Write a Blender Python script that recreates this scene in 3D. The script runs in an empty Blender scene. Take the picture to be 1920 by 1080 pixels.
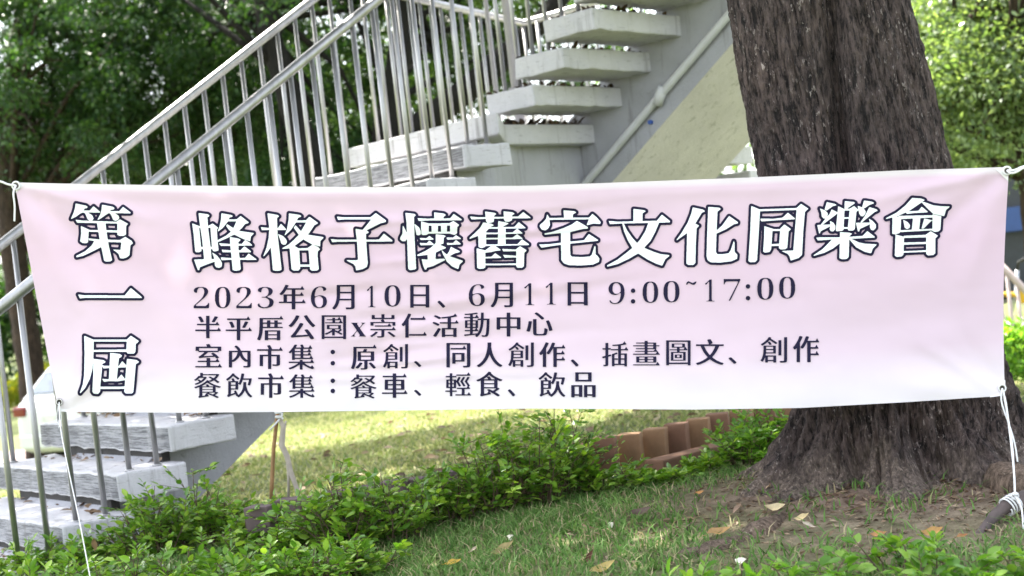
import bpy, bmesh, math, random
import numpy as np
from mathutils import Vector, Matrix

rng = np.random.default_rng(7)
random.seed(7)
SC = bpy.context.scene
COL = SC.collection

# ------------------------------------------------------------------ camera
CZ = 1.1                                   # eye height over the datum
F = 2667.0                                 # focal length in photo pixels
ROLL, PITCH = 0.1129, -0.0118
_f = np.array([0, math.cos(PITCH), math.sin(PITCH)])
_r = np.array([1.0, 0, 0]); _u = np.cross(_r, _f)
CR = math.cos(ROLL) * _r - math.sin(ROLL) * _u
CU = math.sin(ROLL) * _r + math.cos(ROLL) * _u
cam_data = bpy.data.cameras.new('camera')
cam = bpy.data.objects.new('camera', cam_data)
COL.objects.link(cam)
SC.camera = cam
cam_data.sensor_width = 36.0
cam_data.lens = 36.0 * F / 1920.0
cam_data.clip_end = 600.0
cam_data.clip_start = 0.05
cam.matrix_world = Matrix(((CR[0], CU[0], -_f[0], 0), (CR[1], CU[1], -_f[1], 0), (CR[2], CU[2], -_f[2], CZ), (0, 0, 0, 1)))
cam_data.dof.use_dof = True
cam_data.dof.focus_distance = 4.6
cam_data.dof.aperture_fstop = 3.6

# ------------------------------------------------------------------ light
SUN_DIR = Vector((-0.30, 0.42, 0.86)).normalized()      # towards the sun
W = bpy.data.worlds.new('World'); SC.world = W; W.use_nodes = True
wn = W.node_tree.nodes; wl = W.node_tree.links
sky = wn.new('ShaderNodeTexSky'); sky.sky_type = 'NISHITA'; sky.sun_disc = False
sky.sun_elevation = math.asin(SUN_DIR.z)
sky.sun_rotation = math.atan2(SUN_DIR.x, SUN_DIR.y)
sky.air_density = 1.0; sky.dust_density = 2.5; sky.ozone_density = 1.0
bg = wn['Background']; bg.inputs['Strength'].default_value = 0.15
hs = wn.new('ShaderNodeHueSaturation'); hs.inputs['Saturation'].default_value = .38      # hazy, milky sky
wl.new(sky.outputs[0], hs.inputs['Color']); wl.new(hs.outputs[0], bg.inputs['Color'])
sun_d = bpy.data.lights.new('sun', 'SUN'); sun_d.energy = 4.5; sun_d.angle = math.radians(0.53); sun_d.color = (1.0, 0.95, 0.86)
sun = bpy.data.objects.new('sun', sun_d); COL.objects.link(sun)
sun.rotation_euler = SUN_DIR.to_track_quat('Z', 'Y').to_euler()
SC.view_settings.view_transform = 'Standard'; SC.view_settings.look = 'None'
SC.view_settings.gamma = 1.0; SC.view_settings.use_curve_mapping = False
SC.view_settings.exposure = 2.48
SC.render.engine = 'CYCLES'
SC.cycles.max_bounces = 7; SC.cycles.diffuse_bounces = 4; SC.cycles.glossy_bounces = 3
SC.cycles.transmission_bounces = 4; SC.cycles.sample_clamp_indirect = 6.0
SC.cycles.use_denoising = True

# ------------------------------------------------------------------ helpers
def ray(px, py):
    return _f + CR * (px - 960) / F - CU * (py - 540) / F
def at(px, py, d):
    """world point seen at a photo pixel, d metres along the view axis"""
    p = ray(px, py) * d
    return np.array([p[0], p[1], p[2] + CZ])

def smooth(a, b, x):
    t = np.clip((x - a) / (b - a), 0, 1); return t * t * (3 - 2 * t)

def _hash(ix, iy, iz, seed):
    h = (ix * 374761393 + iy * 668265263 + iz * 2147483647 + seed * 974711) & 0xffffffff
    h = ((h ^ (h >> 13)) * 1274126177) & 0xffffffff
    return ((h ^ (h >> 16)) & 0xffff) / 65535.0
def vnoise(x, y, z=0.0, seed=0):
    x = np.asarray(x, float); y = np.asarray(y, float); z = np.asarray(z, float) + 0 * x
    ix = np.floor(x).astype(np.int64); iy = np.floor(y).astype(np.int64); iz = np.floor(z).astype(np.int64)
    fx, fy, fz = x - ix, y - iy, z - iz
    fx = fx * fx * (3 - 2 * fx); fy = fy * fy * (3 - 2 * fy); fz = fz * fz * (3 - 2 * fz)
    r = 0
    for a in (0, 1):
        for b in (0, 1):
            for c in (0, 1):
                r = r + _hash(ix + a, iy + b, iz + c, seed) * (fx if a else 1 - fx) * (fy if b else 1 - fy) * (fz if c else 1 - fz)
    return r * 2 - 1
def fbm(x, y, z=0.0, seed=0, oct=4):
    r = 0; a = 1.0; t = 0
    for o in range(oct):
        r = r + a * vnoise(np.asarray(x) * 2 ** o, np.asarray(y) * 2 ** o, np.asarray(z) * 2 ** o, seed + o); t += a; a *= .5
    return r / t

def ground_z(x, y):
    x = np.asarray(x, float); y = np.asarray(y, float)
    near = -0.885 - 0.055 * np.clip(-x - 0.1, 0, 3) - 0.05 * np.clip(y - 5.0, 0, 2.5)
    near = near + 0.07 * np.exp(-((x - 1.25) ** 2 + (y - 4.95) ** 2) / 0.5)
    near = near - 0.03 * np.clip(4.2 - y, 0, 3)
    left = smooth(-3.2, -6.8, x)
    far = -(0.36 + 0.80 * left) * smooth(7.0, 19.0, y)
    far = far - 0.27 * smooth(2.7, 4.0, x) * smooth(7.0, 10.5, y)
    n = 0.018 * fbm(x * 1.7, y * 1.7, 0, 3) + 0.03 * fbm(x * .35, y * .35, 0, 9) * smooth(6, 12, y)
    return near + far + n + CZ

# ---- materials
def nmat(name):
    m = bpy.data.materials.new(name); m.use_nodes = True
    nt = m.node_tree; b = nt.nodes['Principled BSDF']; return m, nt.nodes, nt.links, b
def ramp(n, stops, interp='LINEAR'):
    r = n.new('ShaderNodeValToRGB'); r.color_ramp.interpolation = interp
    el = r.color_ramp.elements
    while len(el) < len(stops): el.new(0.5)
    for e, (p, c) in zip(el, stops):
        e.position = p; e.color = (*c, 1) if len(c) == 3 else c
    return r
def coords(n, l, scale=(1, 1, 1), kind='Object'):
    t = n.new('ShaderNodeTexCoord'); mp = n.new('ShaderNodeMapping')
    mp.inputs['Scale'].default_value = scale; l.new(t.outputs[kind], mp.inputs['Vector']); return mp.outputs[0]
def noise(n, l, vec, scale, detail=4, rough=.6):
    t = n.new('ShaderNodeTexNoise'); t.inputs['Scale'].default_value = scale
    t.inputs['Detail'].default_value = detail; t.inputs['Roughness'].default_value = rough
    l.new(vec, t.inputs['Vector']); return t.outputs['Fac']
def bump(n, l, b, h, strength=.3, dist=.01):
    k = n.new('ShaderNodeBump'); k.inputs['Strength'].default_value = strength; k.inputs['Distance'].default_value = dist
    l.new(h, k.inputs['Height']); l.new(k.outputs[0], b.inputs['Normal']); return k
def mixc(n, l, fac, a, b, mode='MIX'):
    m = n.new('ShaderNodeMix'); m.data_type = 'RGBA'; m.blend_type = mode
    for s, v in ((0, fac), (6, a), (7, b)):
        if hasattr(v, 'is_output') or isinstance(v, bpy.types.NodeSocket): l.new(v, m.inputs[s])
        elif s == 0: m.inputs[0].default_value = v
        else: m.inputs[s].default_value = (*v, 1)
    return m.outputs[2]

def simple(name, col, rough=.6, metal=0.0, var=.25, scale=8, spec=.5, bstr=0.0, bscale=60):
    m, n, l, b = nmat(name)
    v = coords(n, l)
    f = noise(n, l, v, scale)
    r = ramp(n, [(.25, tuple(c * (1 - var) for c in col)), (.75, tuple(min(1, c * (1 + var)) for c in col))])
    l.new(f, r.inputs[0]); l.new(r.outputs[0], b.inputs['Base Color'])
    b.inputs['Roughness'].default_value = rough; b.inputs['Metallic'].default_value = metal
    b.inputs['Specular IOR Level'].default_value = spec
    if bstr: bump(n, l, b, noise(n, l, v, bscale, 5), bstr, .004)
    return m

def leafmat(name, c0, c1, c2, trans=.35, rough=.45, spec=.4):
    m, n, l, b = nmat(name)
    g = n.new('ShaderNodeNewGeometry')
    r = ramp(n, [(0.0, c0), (.5, c1), (1.0, c2)])
    l.new(g.outputs['Random Per Island'], r.inputs[0])
    big = noise(n, l, coords(n, l), .9, 2)
    k = ramp(n, [(.3, (.72, .72, .72)), (.7, (1.2, 1.2, 1.1))]); l.new(big, k.inputs[0])
    c = mixc(n, l, 1.0, r.outputs[0], k.outputs[0], 'MULTIPLY')
    l.new(c, b.inputs['Base Color'])
    b.inputs['Roughness'].default_value = rough; b.inputs['Specular IOR Level'].default_value = spec
    t = n.new('ShaderNodeBsdfTranslucent')
    tc = mixc(n, l, 1.0, c, (1.5, 1.6, .55), 'MULTIPLY')
    l.new(tc, t.inputs['Color'])
    mx = n.new('ShaderNodeMixShader'); mx.inputs[0].default_value = trans
    l.new(b.outputs[0], mx.inputs[1]); l.new(t.outputs[0], mx.inputs[2])
    l.new(mx.outputs[0], n['Material Output'].inputs['Surface'])
    return m

# ---- objects
def link(name, me, parent=None):
    o = bpy.data.objects.new(name, me); COL.objects.link(o)
    if parent is not None: o.parent = parent
    return o
def tag(o, label=None, cat=None, group=None, kind=None):
    if label: o['label'] = label
    if cat: o['category'] = cat
    if group: o['group'] = group
    if kind: o['kind'] = kind
    return o
def empty(name, loc, label, cat, group=None):
    o = bpy.data.objects.new(name, None); COL.objects.link(o); o.location = loc
    o.empty_display_size = .1
    return tag(o, label, cat, group)

class MB:
    """collects vertices and faces (world coordinates) of ONE mesh"""
    def __init__(s): s.v = []; s.f = []; s.mi = []; s.n = 0
    def add(s, v, f, mi=0):
        v = np.asarray(v, float).reshape(-1, 3); s.v.append(v)
        s.f += [tuple(int(i) + s.n for i in q) for q in f]; s.mi += [mi] * len(f); s.n += len(v)
    def box(s, c, ax, ay, az, mi=0):
        """centre and three half-axis vectors"""
        c, ax, ay, az = map(lambda q: np.asarray(q, float), (c, ax, ay, az))
        V = [c + i * ax + j * ay + k * az for k in (-1, 1) for j in (-1, 1) for i in (-1, 1)]
        s.add(V, [(0, 2, 3, 1), (4, 5, 7, 6), (0, 1, 5, 4), (2, 6, 7, 3), (0, 4, 6, 2), (1, 3, 7, 5)], mi)
    def tube(s, pts, rad, seg=8, cap=True, mi=0):
        P = np.asarray(pts, float); n = len(P); R = np.broadcast_to(np.asarray(rad, float), (n,))
        T = np.gradient(P, axis=0); T /= np.linalg.norm(T, axis=1)[:, None] + 1e-12
        a = np.array([0, 0, 1.0]) if abs(T[0][2]) < .9 else np.array([1.0, 0, 0])
        V = []
        x = np.cross(T[0], a); x /= np.linalg.norm(x)
        for i in range(n):
            x = x - T[i] * (x @ T[i]); x /= np.linalg.norm(x) + 1e-12
            y = np.cross(T[i], x)
            for k in range(seg):
                t = 2 * math.pi * k / seg
                V.append(P[i] + R[i] * (math.cos(t) * x + math.sin(t) * y))
        f = []
        for i in range(n - 1):
            for k in range(seg):
                a0 = i * seg + k; a1 = i * seg + (k + 1) % seg
                f.append((a0, a1, a1 + seg, a0 + seg))
        if cap:
            f.append(tuple(range(seg))[::-1]); f.append(tuple((n - 1) * seg + k for k in range(seg)))
        s.add(V, f, mi)
    def prism(s, poly, ext, mi=0):
        P = np.asarray(poly, float); E = np.asarray(ext, float); n = len(P)
        f = [tuple(range(n))[::-1], tuple(range(n, 2 * n))] + [(i, (i + 1) % n, n + (i + 1) % n, n + i) for i in range(n)]
        s.add(np.vstack([P, P + E]), f, mi)
    def mesh(s, name, mats, origin=(0, 0, 0), smooth_=False, fix=True):
        me = bpy.data.meshes.new(name)
        V = np.vstack(s.v) - np.asarray(origin, float)
        me.from_pydata(V.tolist(), [], s.f)
        for m in (mats if isinstance(mats, (list, tuple)) else [mats]): me.materials.append(m)
        me.polygons.foreach_set('material_index', s.mi)
        if smooth_: me.polygons.foreach_set('use_smooth', [True] * len(me.polygons))
        if fix:
            bm = bmesh.new(); bm.from_mesh(me); bmesh.ops.recalc_face_normals(bm, faces=bm.faces); bm.to_mesh(me); bm.free()
        me.update(); return me
    def build(s, name, mats, parent=None, smooth_=False, bevel=0, fix=True, origin=None):
        """children keep the parent's frame; a top-level mesh gets its own origin"""
        org = np.zeros(3)
        p = parent
        while p is not None: org = org + np.array(p.location); p = p.parent
        if parent is None and origin is not None: org = np.asarray(origin, float)
        me = s.mesh(name, mats, org, smooth_, fix)
        o = link(name, me, parent)
        if parent is None and origin is not None: o.location = origin
        if bevel:
            bm = bmesh.new(); bm.from_mesh(me)
            ed = [e for e in bm.edges if len(e.link_faces) == 2 and e.calc_face_angle(0) > .5]
            bmesh.ops.bevel(bm, geom=ed, offset=bevel, segments=2, affect='EDGES', profile=.6)
            bm.to_mesh(me); bm.free()
        return o

def bigmesh(name, V, faces_per, T, mats, parent=None, origin=(0, 0, 0), mi=None):
    """many copies of one small face pattern: V (n,T,3); faces_per = faces of one copy"""
    n = V.shape[0]
    me = bpy.data.meshes.new(name)
    me.vertices.add(n * T)
    me.vertices.foreach_set('co', (V - np.asarray(origin)).reshape(-1))
    ln = np.array([len(f) for f in faces_per]); flat = np.concatenate([np.array(f) for f in faces_per])
    L = (flat[None, :] + (np.arange(n) * T)[:, None]).reshape(-1)
    tot = np.tile(ln, n); st = np.concatenate([[0], np.cumsum(tot)[:-1]])
    me.loops.add(len(L)); me.loops.foreach_set('vertex_index', L.astype(np.int32))
    me.polygons.add(len(tot)); me.polygons.foreach_set('loop_start', st.astype(np.int32))
    me.polygons.foreach_set('loop_total', tot.astype(np.int32))
    for m in (mats if isinstance(mats, (list, tuple)) else [mats]): me.materials.append(m)
    if mi is not None: me.polygons.foreach_set('material_index', np.repeat(mi, len(faces_per)).astype(np.int32))
    me.update(calc_edges=True); me.validate()
    return link(name, me, parent)

LEAF_BIG = (np.array([[0, 0, 0], [.3, .5, .06], [.68, .42, .05], [1, 0, -.06], [.68, -.42, .05], [.3, -.5, .06], [.32, 0, -.03], [.68, 0, -.03]]),
            [(0, 6, 1), (6, 7, 2, 1), (7, 3, 2), (0, 5, 6), (6, 5, 4, 7), (7, 4, 3)])
LEAF_SMALL = (np.array([[0, 0, 0], [.45, .5, .08], [1, 0, -.08], [.45, -.5, .08]]), [(0, 3, 2, 1)])
def unit(a): return a / (np.linalg.norm(a, axis=-1, keepdims=True) + 1e-12)
def leaves(pos, d, nrm, L, Wd, tmpl):
    """pos (n,3), direction d, rough normal; returns V (n,T,3)"""
    d = unit(d); y = unit(np.cross(nrm, d)); z = np.cross(d, y)
    T = tmpl[0]; L = np.asarray(L)[:, None, None]; Wd = np.asarray(Wd)[:, None, None]
    return pos[:, None, :] + T[None, :, 0:1] * d[:, None, :] * L + T[None, :, 1:2] * y[:, None, :] * Wd + T[None, :, 2:3] * z[:, None, :] * L
# ------------------------------------------------------------------ materials
def ground_mat():
    m, n, l, b = nmat('soil_and_turf')
    v = coords(n, l)
    a = noise(n, l, v, 1.6, 5, .65); c = noise(n, l, v, 14, 6, .7); e = noise(n, l, v, 90, 3, .7)
    soil = ramp(n, [(.3, (.09, .062, .046)), (.5, (.21, .155, .118)), (.8, (.36, .28, .215))]); l.new(c, soil.inputs[0])
    turf = ramp(n, [(.25, (.06, .085, .03)), (.55, (.13, .155, .06)), (.8, (.23, .21, .11))]); l.new(c, turf.inputs[0])
    # bare earth round the big tree, turf elsewhere
    t = n.new('ShaderNodeTexCoord'); s = n.new('ShaderNodeVectorMath'); s.operation = 'DISTANCE'
    s.inputs[1].default_value = (1.2, 4.7, .2); l.new(t.outputs['Object'], s.inputs[0])
    mr = n.new('ShaderNodeMapRange'); mr.inputs[1].default_value = .35; mr.inputs[2].default_value = 1.25; l.new(s.outputs['Value'], mr.inputs[0])
    ad = n.new('ShaderNodeMath'); ad.operation = 'MULTIPLY_ADD'; ad.inputs[1].default_value = 1.6; ad.inputs[2].default_value = -.8; l.new(a, ad.inputs[0])
    su = n.new('ShaderNodeMath'); su.operation = 'ADD'; su.use_clamp = True; l.new(mr.outputs[0], su.inputs[0]); l.new(ad.outputs[0], su.inputs[1])
    col = mixc(n, l, su.outputs[0], soil.outputs[0], turf.outputs[0])
    l.new(col, b.inputs['Base Color']); b.inputs['Roughness'].default_value = .95; b.inputs['Specular IOR Level'].default_value = .15
    ad2 = n.new('ShaderNodeMath'); ad2.operation = 'ADD'; l.new(c, ad2.inputs[0]); l.new(e, ad2.inputs[1])
    bump(n, l, b, ad2.outputs[0], .7, .02); return m
M_GROUND = ground_mat()

def grass_mat(name, stops):
    m, n, l, b = nmat(name)
    g = n.new('ShaderNodeNewGeometry'); r = ramp(n, stops); l.new(g.outputs['Random Per Island'], r.inputs[0])
    l.new(r.outputs[0], b.inputs['Base Color']); b.inputs['Roughness'].default_value = .6; b.inputs['Specular IOR Level'].default_value = .25
    t = n.new('ShaderNodeBsdfTranslucent'); l.new(r.outputs[0], t.inputs['Color'])
    mx = n.new('ShaderNodeMixShader'); mx.inputs[0].default_value = .3
    l.new(b.outputs[0], mx.inputs[1]); l.new(t.outputs[0], mx.inputs[2]); l.new(mx.outputs[0], n['Material Output'].inputs['Surface'])
    return m
M_GRASS = grass_mat('grass_blades', [(0, (.06, .145, .025)), (.42, (.12, .235, .05)), (.80, (.18, .29, .08)), (.90, (.34, .30, .16)), (1.0, (.44, .36, .22))])
M_LAWN = grass_mat('lawn_blades', [(0, (.19, .25, .07)), (.5, (.31, .35, .11)), (.8, (.44, .43, .19)), (1.0, (.56, .50, .29))])

def white_paint(name, base, worn, amount, seed, stretch=(1, 1, 1)):
    """old white masonry paint with grime runs, hairline cracks and worn spots"""
    m, n, l, b = nmat(name)
    v = coords(n, l); vs = coords(n, l, stretch)
    a = noise(n, l, v, 2.3, 6, .7); c = noise(n, l, vs, 16, 7, .75); run = noise(n, l, coords(n, l, (9, 9, .7)), 1.8, 5, .7)
    r1 = ramp(n, [(.35, tuple(q * .86 for q in base)), (.65, base)]); l.new(a, r1.inputs[0])
    k = ramp(n, [(amount, (0, 0, 0)), (amount + .13, (1, 1, 1))]); l.new(c, k.inputs[0])
    col = mixc(n, l, k.outputs[0], worn, r1.outputs[0])
    k2 = ramp(n, [(.56, (0, 0, 0)), (.74, (.72, .72, .72))]); l.new(run, k2.inputs[0])
    col = mixc(n, l, k2.outputs[0], col, (.16, .15, .14))
    l.new(col, b.inputs['Base Color']); b.inputs['Roughness'].default_value = .75; b.inputs['Specular IOR Level'].default_value = .25
    h = n.new('ShaderNodeMath'); h.operation = 'ADD'; l.new(c, h.inputs[0]); l.new(noise(n, l, v, 60, 4, .7), h.inputs[1])
    bump(n, l, b, h.outputs[0], .55, .008); return m
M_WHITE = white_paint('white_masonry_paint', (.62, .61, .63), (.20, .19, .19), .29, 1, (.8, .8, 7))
M_WORN_SHADED = white_paint('worn_shaded_white_paint', (.37, .37, .39), (.12, .12, .13), .42, 2, (.45, .45, 10))  # worn paint, with shade on the fronts put into its darker grey
M_GREYW = white_paint('grey_white_wall', (.43, .43, .46), (.26, .26, .27), .26, 3, (1, 1, 1))
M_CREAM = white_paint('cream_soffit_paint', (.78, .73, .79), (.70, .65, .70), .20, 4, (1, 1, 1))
def steel_mat():
    m, n, l, b = nmat('brushed_stainless_steel')
    v = coords(n, l, (1, 1, .05))
    r = ramp(n, [(.3, (.36, .355, .355)), (.7, (.48, .475, .475))]); l.new(noise(n, l, v, 30, 4), r.inputs[0]); l.new(r.outputs[0], b.inputs['Base Color'])
    b.inputs['Metallic'].default_value = 1.0
    q = ramp(n, [(.3, (.42, .42, .42)), (.7, (.56, .56, .56))]); l.new(noise(n, l, coords(n, l), 9, 4), q.inputs[0]); l.new(q.outputs[0], b.inputs['Roughness'])
    return m
M_STEEL = steel_mat()
M_PVC = simple('pale_grey_pipe', (.60, .60, .61), .5, var=.08)
M_GREYPIPE = simple('grey_drainpipe', (.38, .36, .37), .5, var=.12)
def bark_mat(name, dark, mid, fleck, sc=1.0, foot=None):
    m, n, l, b = nmat(name)
    v = coords(n, l, (1, 1, .28)); v2 = coords(n, l, (1, 1, .38))
    a = noise(n, l, v, 46 * sc, 8, .74); c = noise(n, l, v2, 85 * sc, 3, .7); big = noise(n, l, coords(n, l), 2.2, 4)
    r = ramp(n, [(.41, dark), (.55, mid), (.75, tuple(q * 1.5 for q in mid))]); l.new(a, r.inputs[0])
    k = ramp(n, [(.60, (0, 0, 0)), (.645, (.85, .85, .85))]); l.new(c, k.inputs[0])
    k3 = ramp(n, [(.42, (.05, .05, .05)), (.62, (1, 1, 1))]); l.new(noise(n, l, coords(n, l, (1, 1, .5)), 9, 4), k3.inputs[0])
    kk_ = mixc(n, l, 1.0, k.outputs[0], k3.outputs[0], 'MULTIPLY')
    col = mixc(n, l, kk_, r.outputs[0], fleck)
    bb = ramp(n, [(.3, (.7, .7, .7)), (.7, (1.25, 1.2, 1.15))]); l.new(big, bb.inputs[0])
    col = mixc(n, l, 1.0, col, bb.outputs[0], 'MULTIPLY')
    if foot:      # weathered, soil-stained bark at the foot of the trunk
        t = n.new('ShaderNodeTexCoord'); sp = n.new('ShaderNodeSeparateXYZ'); l.new(t.outputs['Object'], sp.inputs[0])
        q = n.new('ShaderNodeMath'); q.operation = 'MULTIPLY_ADD'; q.inputs[1].default_value = .55; q.inputs[2].default_value = -.27
        l.new(noise(n, l, coords(n, l, (1, 1, .6)), 5.5, 6, .7), q.inputs[0])
        w = n.new('ShaderNodeMath'); w.operation = 'ADD'; l.new(sp.outputs['Z'], w.inputs[0]); l.new(q.outputs[0], w.inputs[1])
        mr = n.new('ShaderNodeMapRange'); mr.inputs[1].default_value = .13; mr.inputs[2].default_value = -.08; l.new(w.outputs[0], mr.inputs[0])
        fr = ramp(n, [(.36, tuple(q_ * .22 for q_ in foot)), (.55, tuple(q_ * .7 for q_ in foot)), (.72, tuple(min(1, q_ * 1.3) for q_ in foot))]); l.new(c, fr.inputs[0]); col = mixc(n, l, mr.outputs[0], col, fr.outputs[0])
    l.new(col, b.inputs['Base Color']); b.inputs['Roughness'].default_value = .85; b.inputs['Specular IOR Level'].default_value = .3
    h = n.new('ShaderNodeMath'); h.operation = 'ADD'; l.new(a, h.inputs[0]); l.new(c, h.inputs[1])
    bump(n, l, b, h.outputs[0], 1.0, .03); return m
M_BARK = bark_mat('dark_fissured_bark', (.013, .010, .010), (.115, .088, .082), (.44, .39, .37), 1.0, (.42, .33, .26))
M_ROOT = bark_mat('weathered_root_bark', (.11, .08, .058), (.27, .20, .15), (.48, .40, .31), 1.3)
M_BARK2 = bark_mat('background_bark', (.005, .0045, .0045), (.012, .010, .009), (.03, .027, .025), .6)
M_BARK3 = bark_mat('brown_background_bark', (.022, .014, .010), (.055, .036, .026), (.10, .075, .055), .6)
M_LEAF_DARK = leafmat('dark_tree_leaves', (.016, .05, .017), (.034, .084, .027), (.065, .125, .036), .38, .38)
M_LEAF_MID = leafmat('mid_tree_leaves', (.022, .058, .017), (.052, .105, .03), (.09, .145, .042), .42, .4)
M_LEAF_LIGHT = leafmat('light_tree_leaves', (.075, .125, .06), (.14, .20, .10), (.26, .32, .19), .45, .35)
M_LEAF_SHRUB = leafmat('shrub_leaves', (.078, .195, .022), (.17, .33, .042), (.31, .45, .07), .3, .32, .45)
M_LEAF_BRIGHT = leafmat('young_leaves', (.08, .20, .025), (.15, .31, .045), (.27, .43, .075), .4, .35)
M_LEAF_YELLOW = leafmat('yellow_green_hedge', (.12, .17, .02), (.25, .28, .03), (.42, .36, .04), .4, .5)
M_LEAF_CANOPY = leafmat('canopy_leaves', (.03, .07, .02), (.06, .11, .03), (.10, .15, .05), .15, .4)
M_TWIG = simple('brown_twig', (.10, .065, .04), .8)
M_NAVY = simple('navy_print', (.016, .014, .036), .8, var=.10, scale=30, spec=.1)
M_LWHITE = simple('white_print', (.75, .78, .79), .75, var=.02, spec=.2)
M_ROPE = simple('white_nylon_cord', (.70, .70, .70), .7, var=.06, scale=120, bstr=.5, bscale=300)
M_EYELET = simple('dull_brass_eyelet', (.22, .19, .17), .4, 1.0, .2)
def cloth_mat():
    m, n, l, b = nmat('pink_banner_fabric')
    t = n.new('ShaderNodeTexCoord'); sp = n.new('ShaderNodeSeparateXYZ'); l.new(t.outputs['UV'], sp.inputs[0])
    r = ramp(n, [(0.0, (.76, .71, .73)), (.08, (.74, .67, .705)), (.24, (.70, .555, .635)), (.7, (.685, .505, .61)), (.965, (.67, .51, .595)), (.985, (.74, .67, .70))])  # light put into the colour: pale towards the bottom, lit fold at top
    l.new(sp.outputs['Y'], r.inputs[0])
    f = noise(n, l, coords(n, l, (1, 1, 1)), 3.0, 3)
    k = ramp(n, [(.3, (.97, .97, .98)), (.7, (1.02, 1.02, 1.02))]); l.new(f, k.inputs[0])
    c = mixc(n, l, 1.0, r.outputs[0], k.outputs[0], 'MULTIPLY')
    l.new(c, b.inputs['Base Color']); b.inputs['Roughness'].default_value = .7; b.inputs['Specular IOR Level'].default_value = .25
    b.inputs['Sheen Weight'].default_value = .15
    wv = noise(n, l, coords(n, l, (1, 1, 6)), 260, 2); bump(n, l, b, wv, .12, .001)
    tr = n.new('ShaderNodeBsdfTranslucent'); l.new(c, tr.inputs['Color'])
    mx = n.new('ShaderNodeMixShader'); mx.inputs[0].default_value = .24
    l.new(b.outputs[0], mx.inputs[1]); l.new(tr.outputs[0], mx.inputs[2]); l.new(mx.outputs[0], n['Material Output'].inputs['Surface'])
    return m
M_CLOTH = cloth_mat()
M_PATCH = simple('white_corner_patch', (.72, .70, .72), .7, var=.03)

# ------------------------------------------------------------------ ground
def sheet(name, xs, ys, mat, dz=0.0):
    X, Y = np.meshgrid(xs, ys); Z = ground_z(X, Y) + dz
    V = np.stack([X, Y, Z], -1).reshape(-1, 3); nx, ny = len(xs), len(ys)
    i = np.arange(nx * ny).reshape(ny, nx)
    Fq = np.stack([i[:-1, :-1], i[:-1, 1:], i[1:, 1:], i[1:, :-1]], -1).reshape(-1, 4)
    me = bpy.data.meshes.new(name); me.from_pydata(V.tolist(), [], Fq.tolist()); me.materials.append(mat)
    me.polygons.foreach_set('use_smooth', [True] * len(me.polygons)); me.update()
    return tag(link(name, me), kind='structure')
gx = np.concatenate([[-300, -150, -70, -40, -25, -18], np.arange(-14, -3, .5), np.arange(-3, 3.01, .05), np.arange(3.5, 14, .5), [18, 25, 40, 70, 150, 300]])
gy = np.concatenate([[-200, -60, -20, -8, -3, 0], np.arange(1, 3, .25), np.arange(3, 7.5, .05), np.arange(7.75, 24, .35), [26, 30, 36, 45, 60, 90, 150, 300]])
sheet('ground', gx, gy, M_GROUND)
M_PATH = simple('brown_path_paving', (.20, .15, .14), .9, var=.3, scale=5, bstr=.4)
pth = MB()
pv = []
for t in np.linspace(0, 1, 40):
    x = -26 + 19 * t
    for yy in (21.2, 25.6):
        y = yy + .04 * x * x * .3
        pv.append([x, y, float(ground_z(x, y)) + .05])
pth.add(pv, [(2 * i, 2 * i + 2, 2 * i + 3, 2 * i + 1) for i in range(39)])
tag(pth.build('path', M_PATH, fix=False), kind='structure')

def in_stair(x, y): return False
def scatter(n, x0, x1, y0, y1, dens):
    x = rng.uniform(x0, x1, n); y = rng.uniform(y0, y1, n)
    k = rng.random(n) < dens(x, y); return x[k], y[k]
def blades(name, x, y, hmin, hmax, w, mat, lean=.5):
    n = len(x); z = ground_z(x, y) - .004
    h = rng.uniform(hmin, hmax, n); a = rng.uniform(0, 2 * math.pi, n); b = rng.uniform(0, 2 * math.pi, n)
    ln = rng.uniform(.05, lean, n) * h
    bx, by = np.cos(a) * w * .5, np.sin(a) * w * .5
    V = np.zeros((n, 5, 3))
    V[:, 0] = np.stack([x - bx, y - by, z], 1); V[:, 1] = np.stack([x + bx, y + by, z], 1)
    mx, my = x + np.cos(b) * ln * .35, y + np.sin(b) * ln * .35
    V[:, 2] = np.stack([mx + bx * .8, my + by * .8, z + h * .6], 1); V[:, 3] = np.stack([mx - bx * .8, my - by * .8, z + h * .6], 1)
    V[:, 4] = np.stack([x + np.cos(b) * ln * 1.3, y + np.sin(b) * ln * 1.3, z + h * .95], 1)
    o = bigmesh(name, V, [(0, 1, 2, 3), (3, 2, 4)], 5, mat)
    return tag(o, kind='stuff')
def patchy(x, y):
    d = np.hypot(x - 1.2, (y - 4.75)); base = smooth(.40, 1.15, d)
    return np.clip(base * .66 + .9 * fbm(x * 1.5, y * 1.5, 0, 21) + .5 * fbm(x * 6, y * 6, 0, 25) + .06, .09, 1)
x, y = scatter(120000, -2.8, 3.2, 3.1, 6.6, patchy)
g1 = blades('grass', x, y, .014, .050, .0060, M_GRASS, 1.5)
tag(g1, 'short patchy grass growing over the mound below the banner', 'grass')
x, y = scatter(170000, -8, 7, 6.3, 19.0, lambda x, y: np.clip(.75 + .5 * fbm(x, y, 0, 5), .2, 1))
g2 = blades('grass', x, y, .02, .045, .015, M_LAWN, 1.2)
tag(g2, 'mown yellowish lawn grass beyond the block edging', 'grass')
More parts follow.
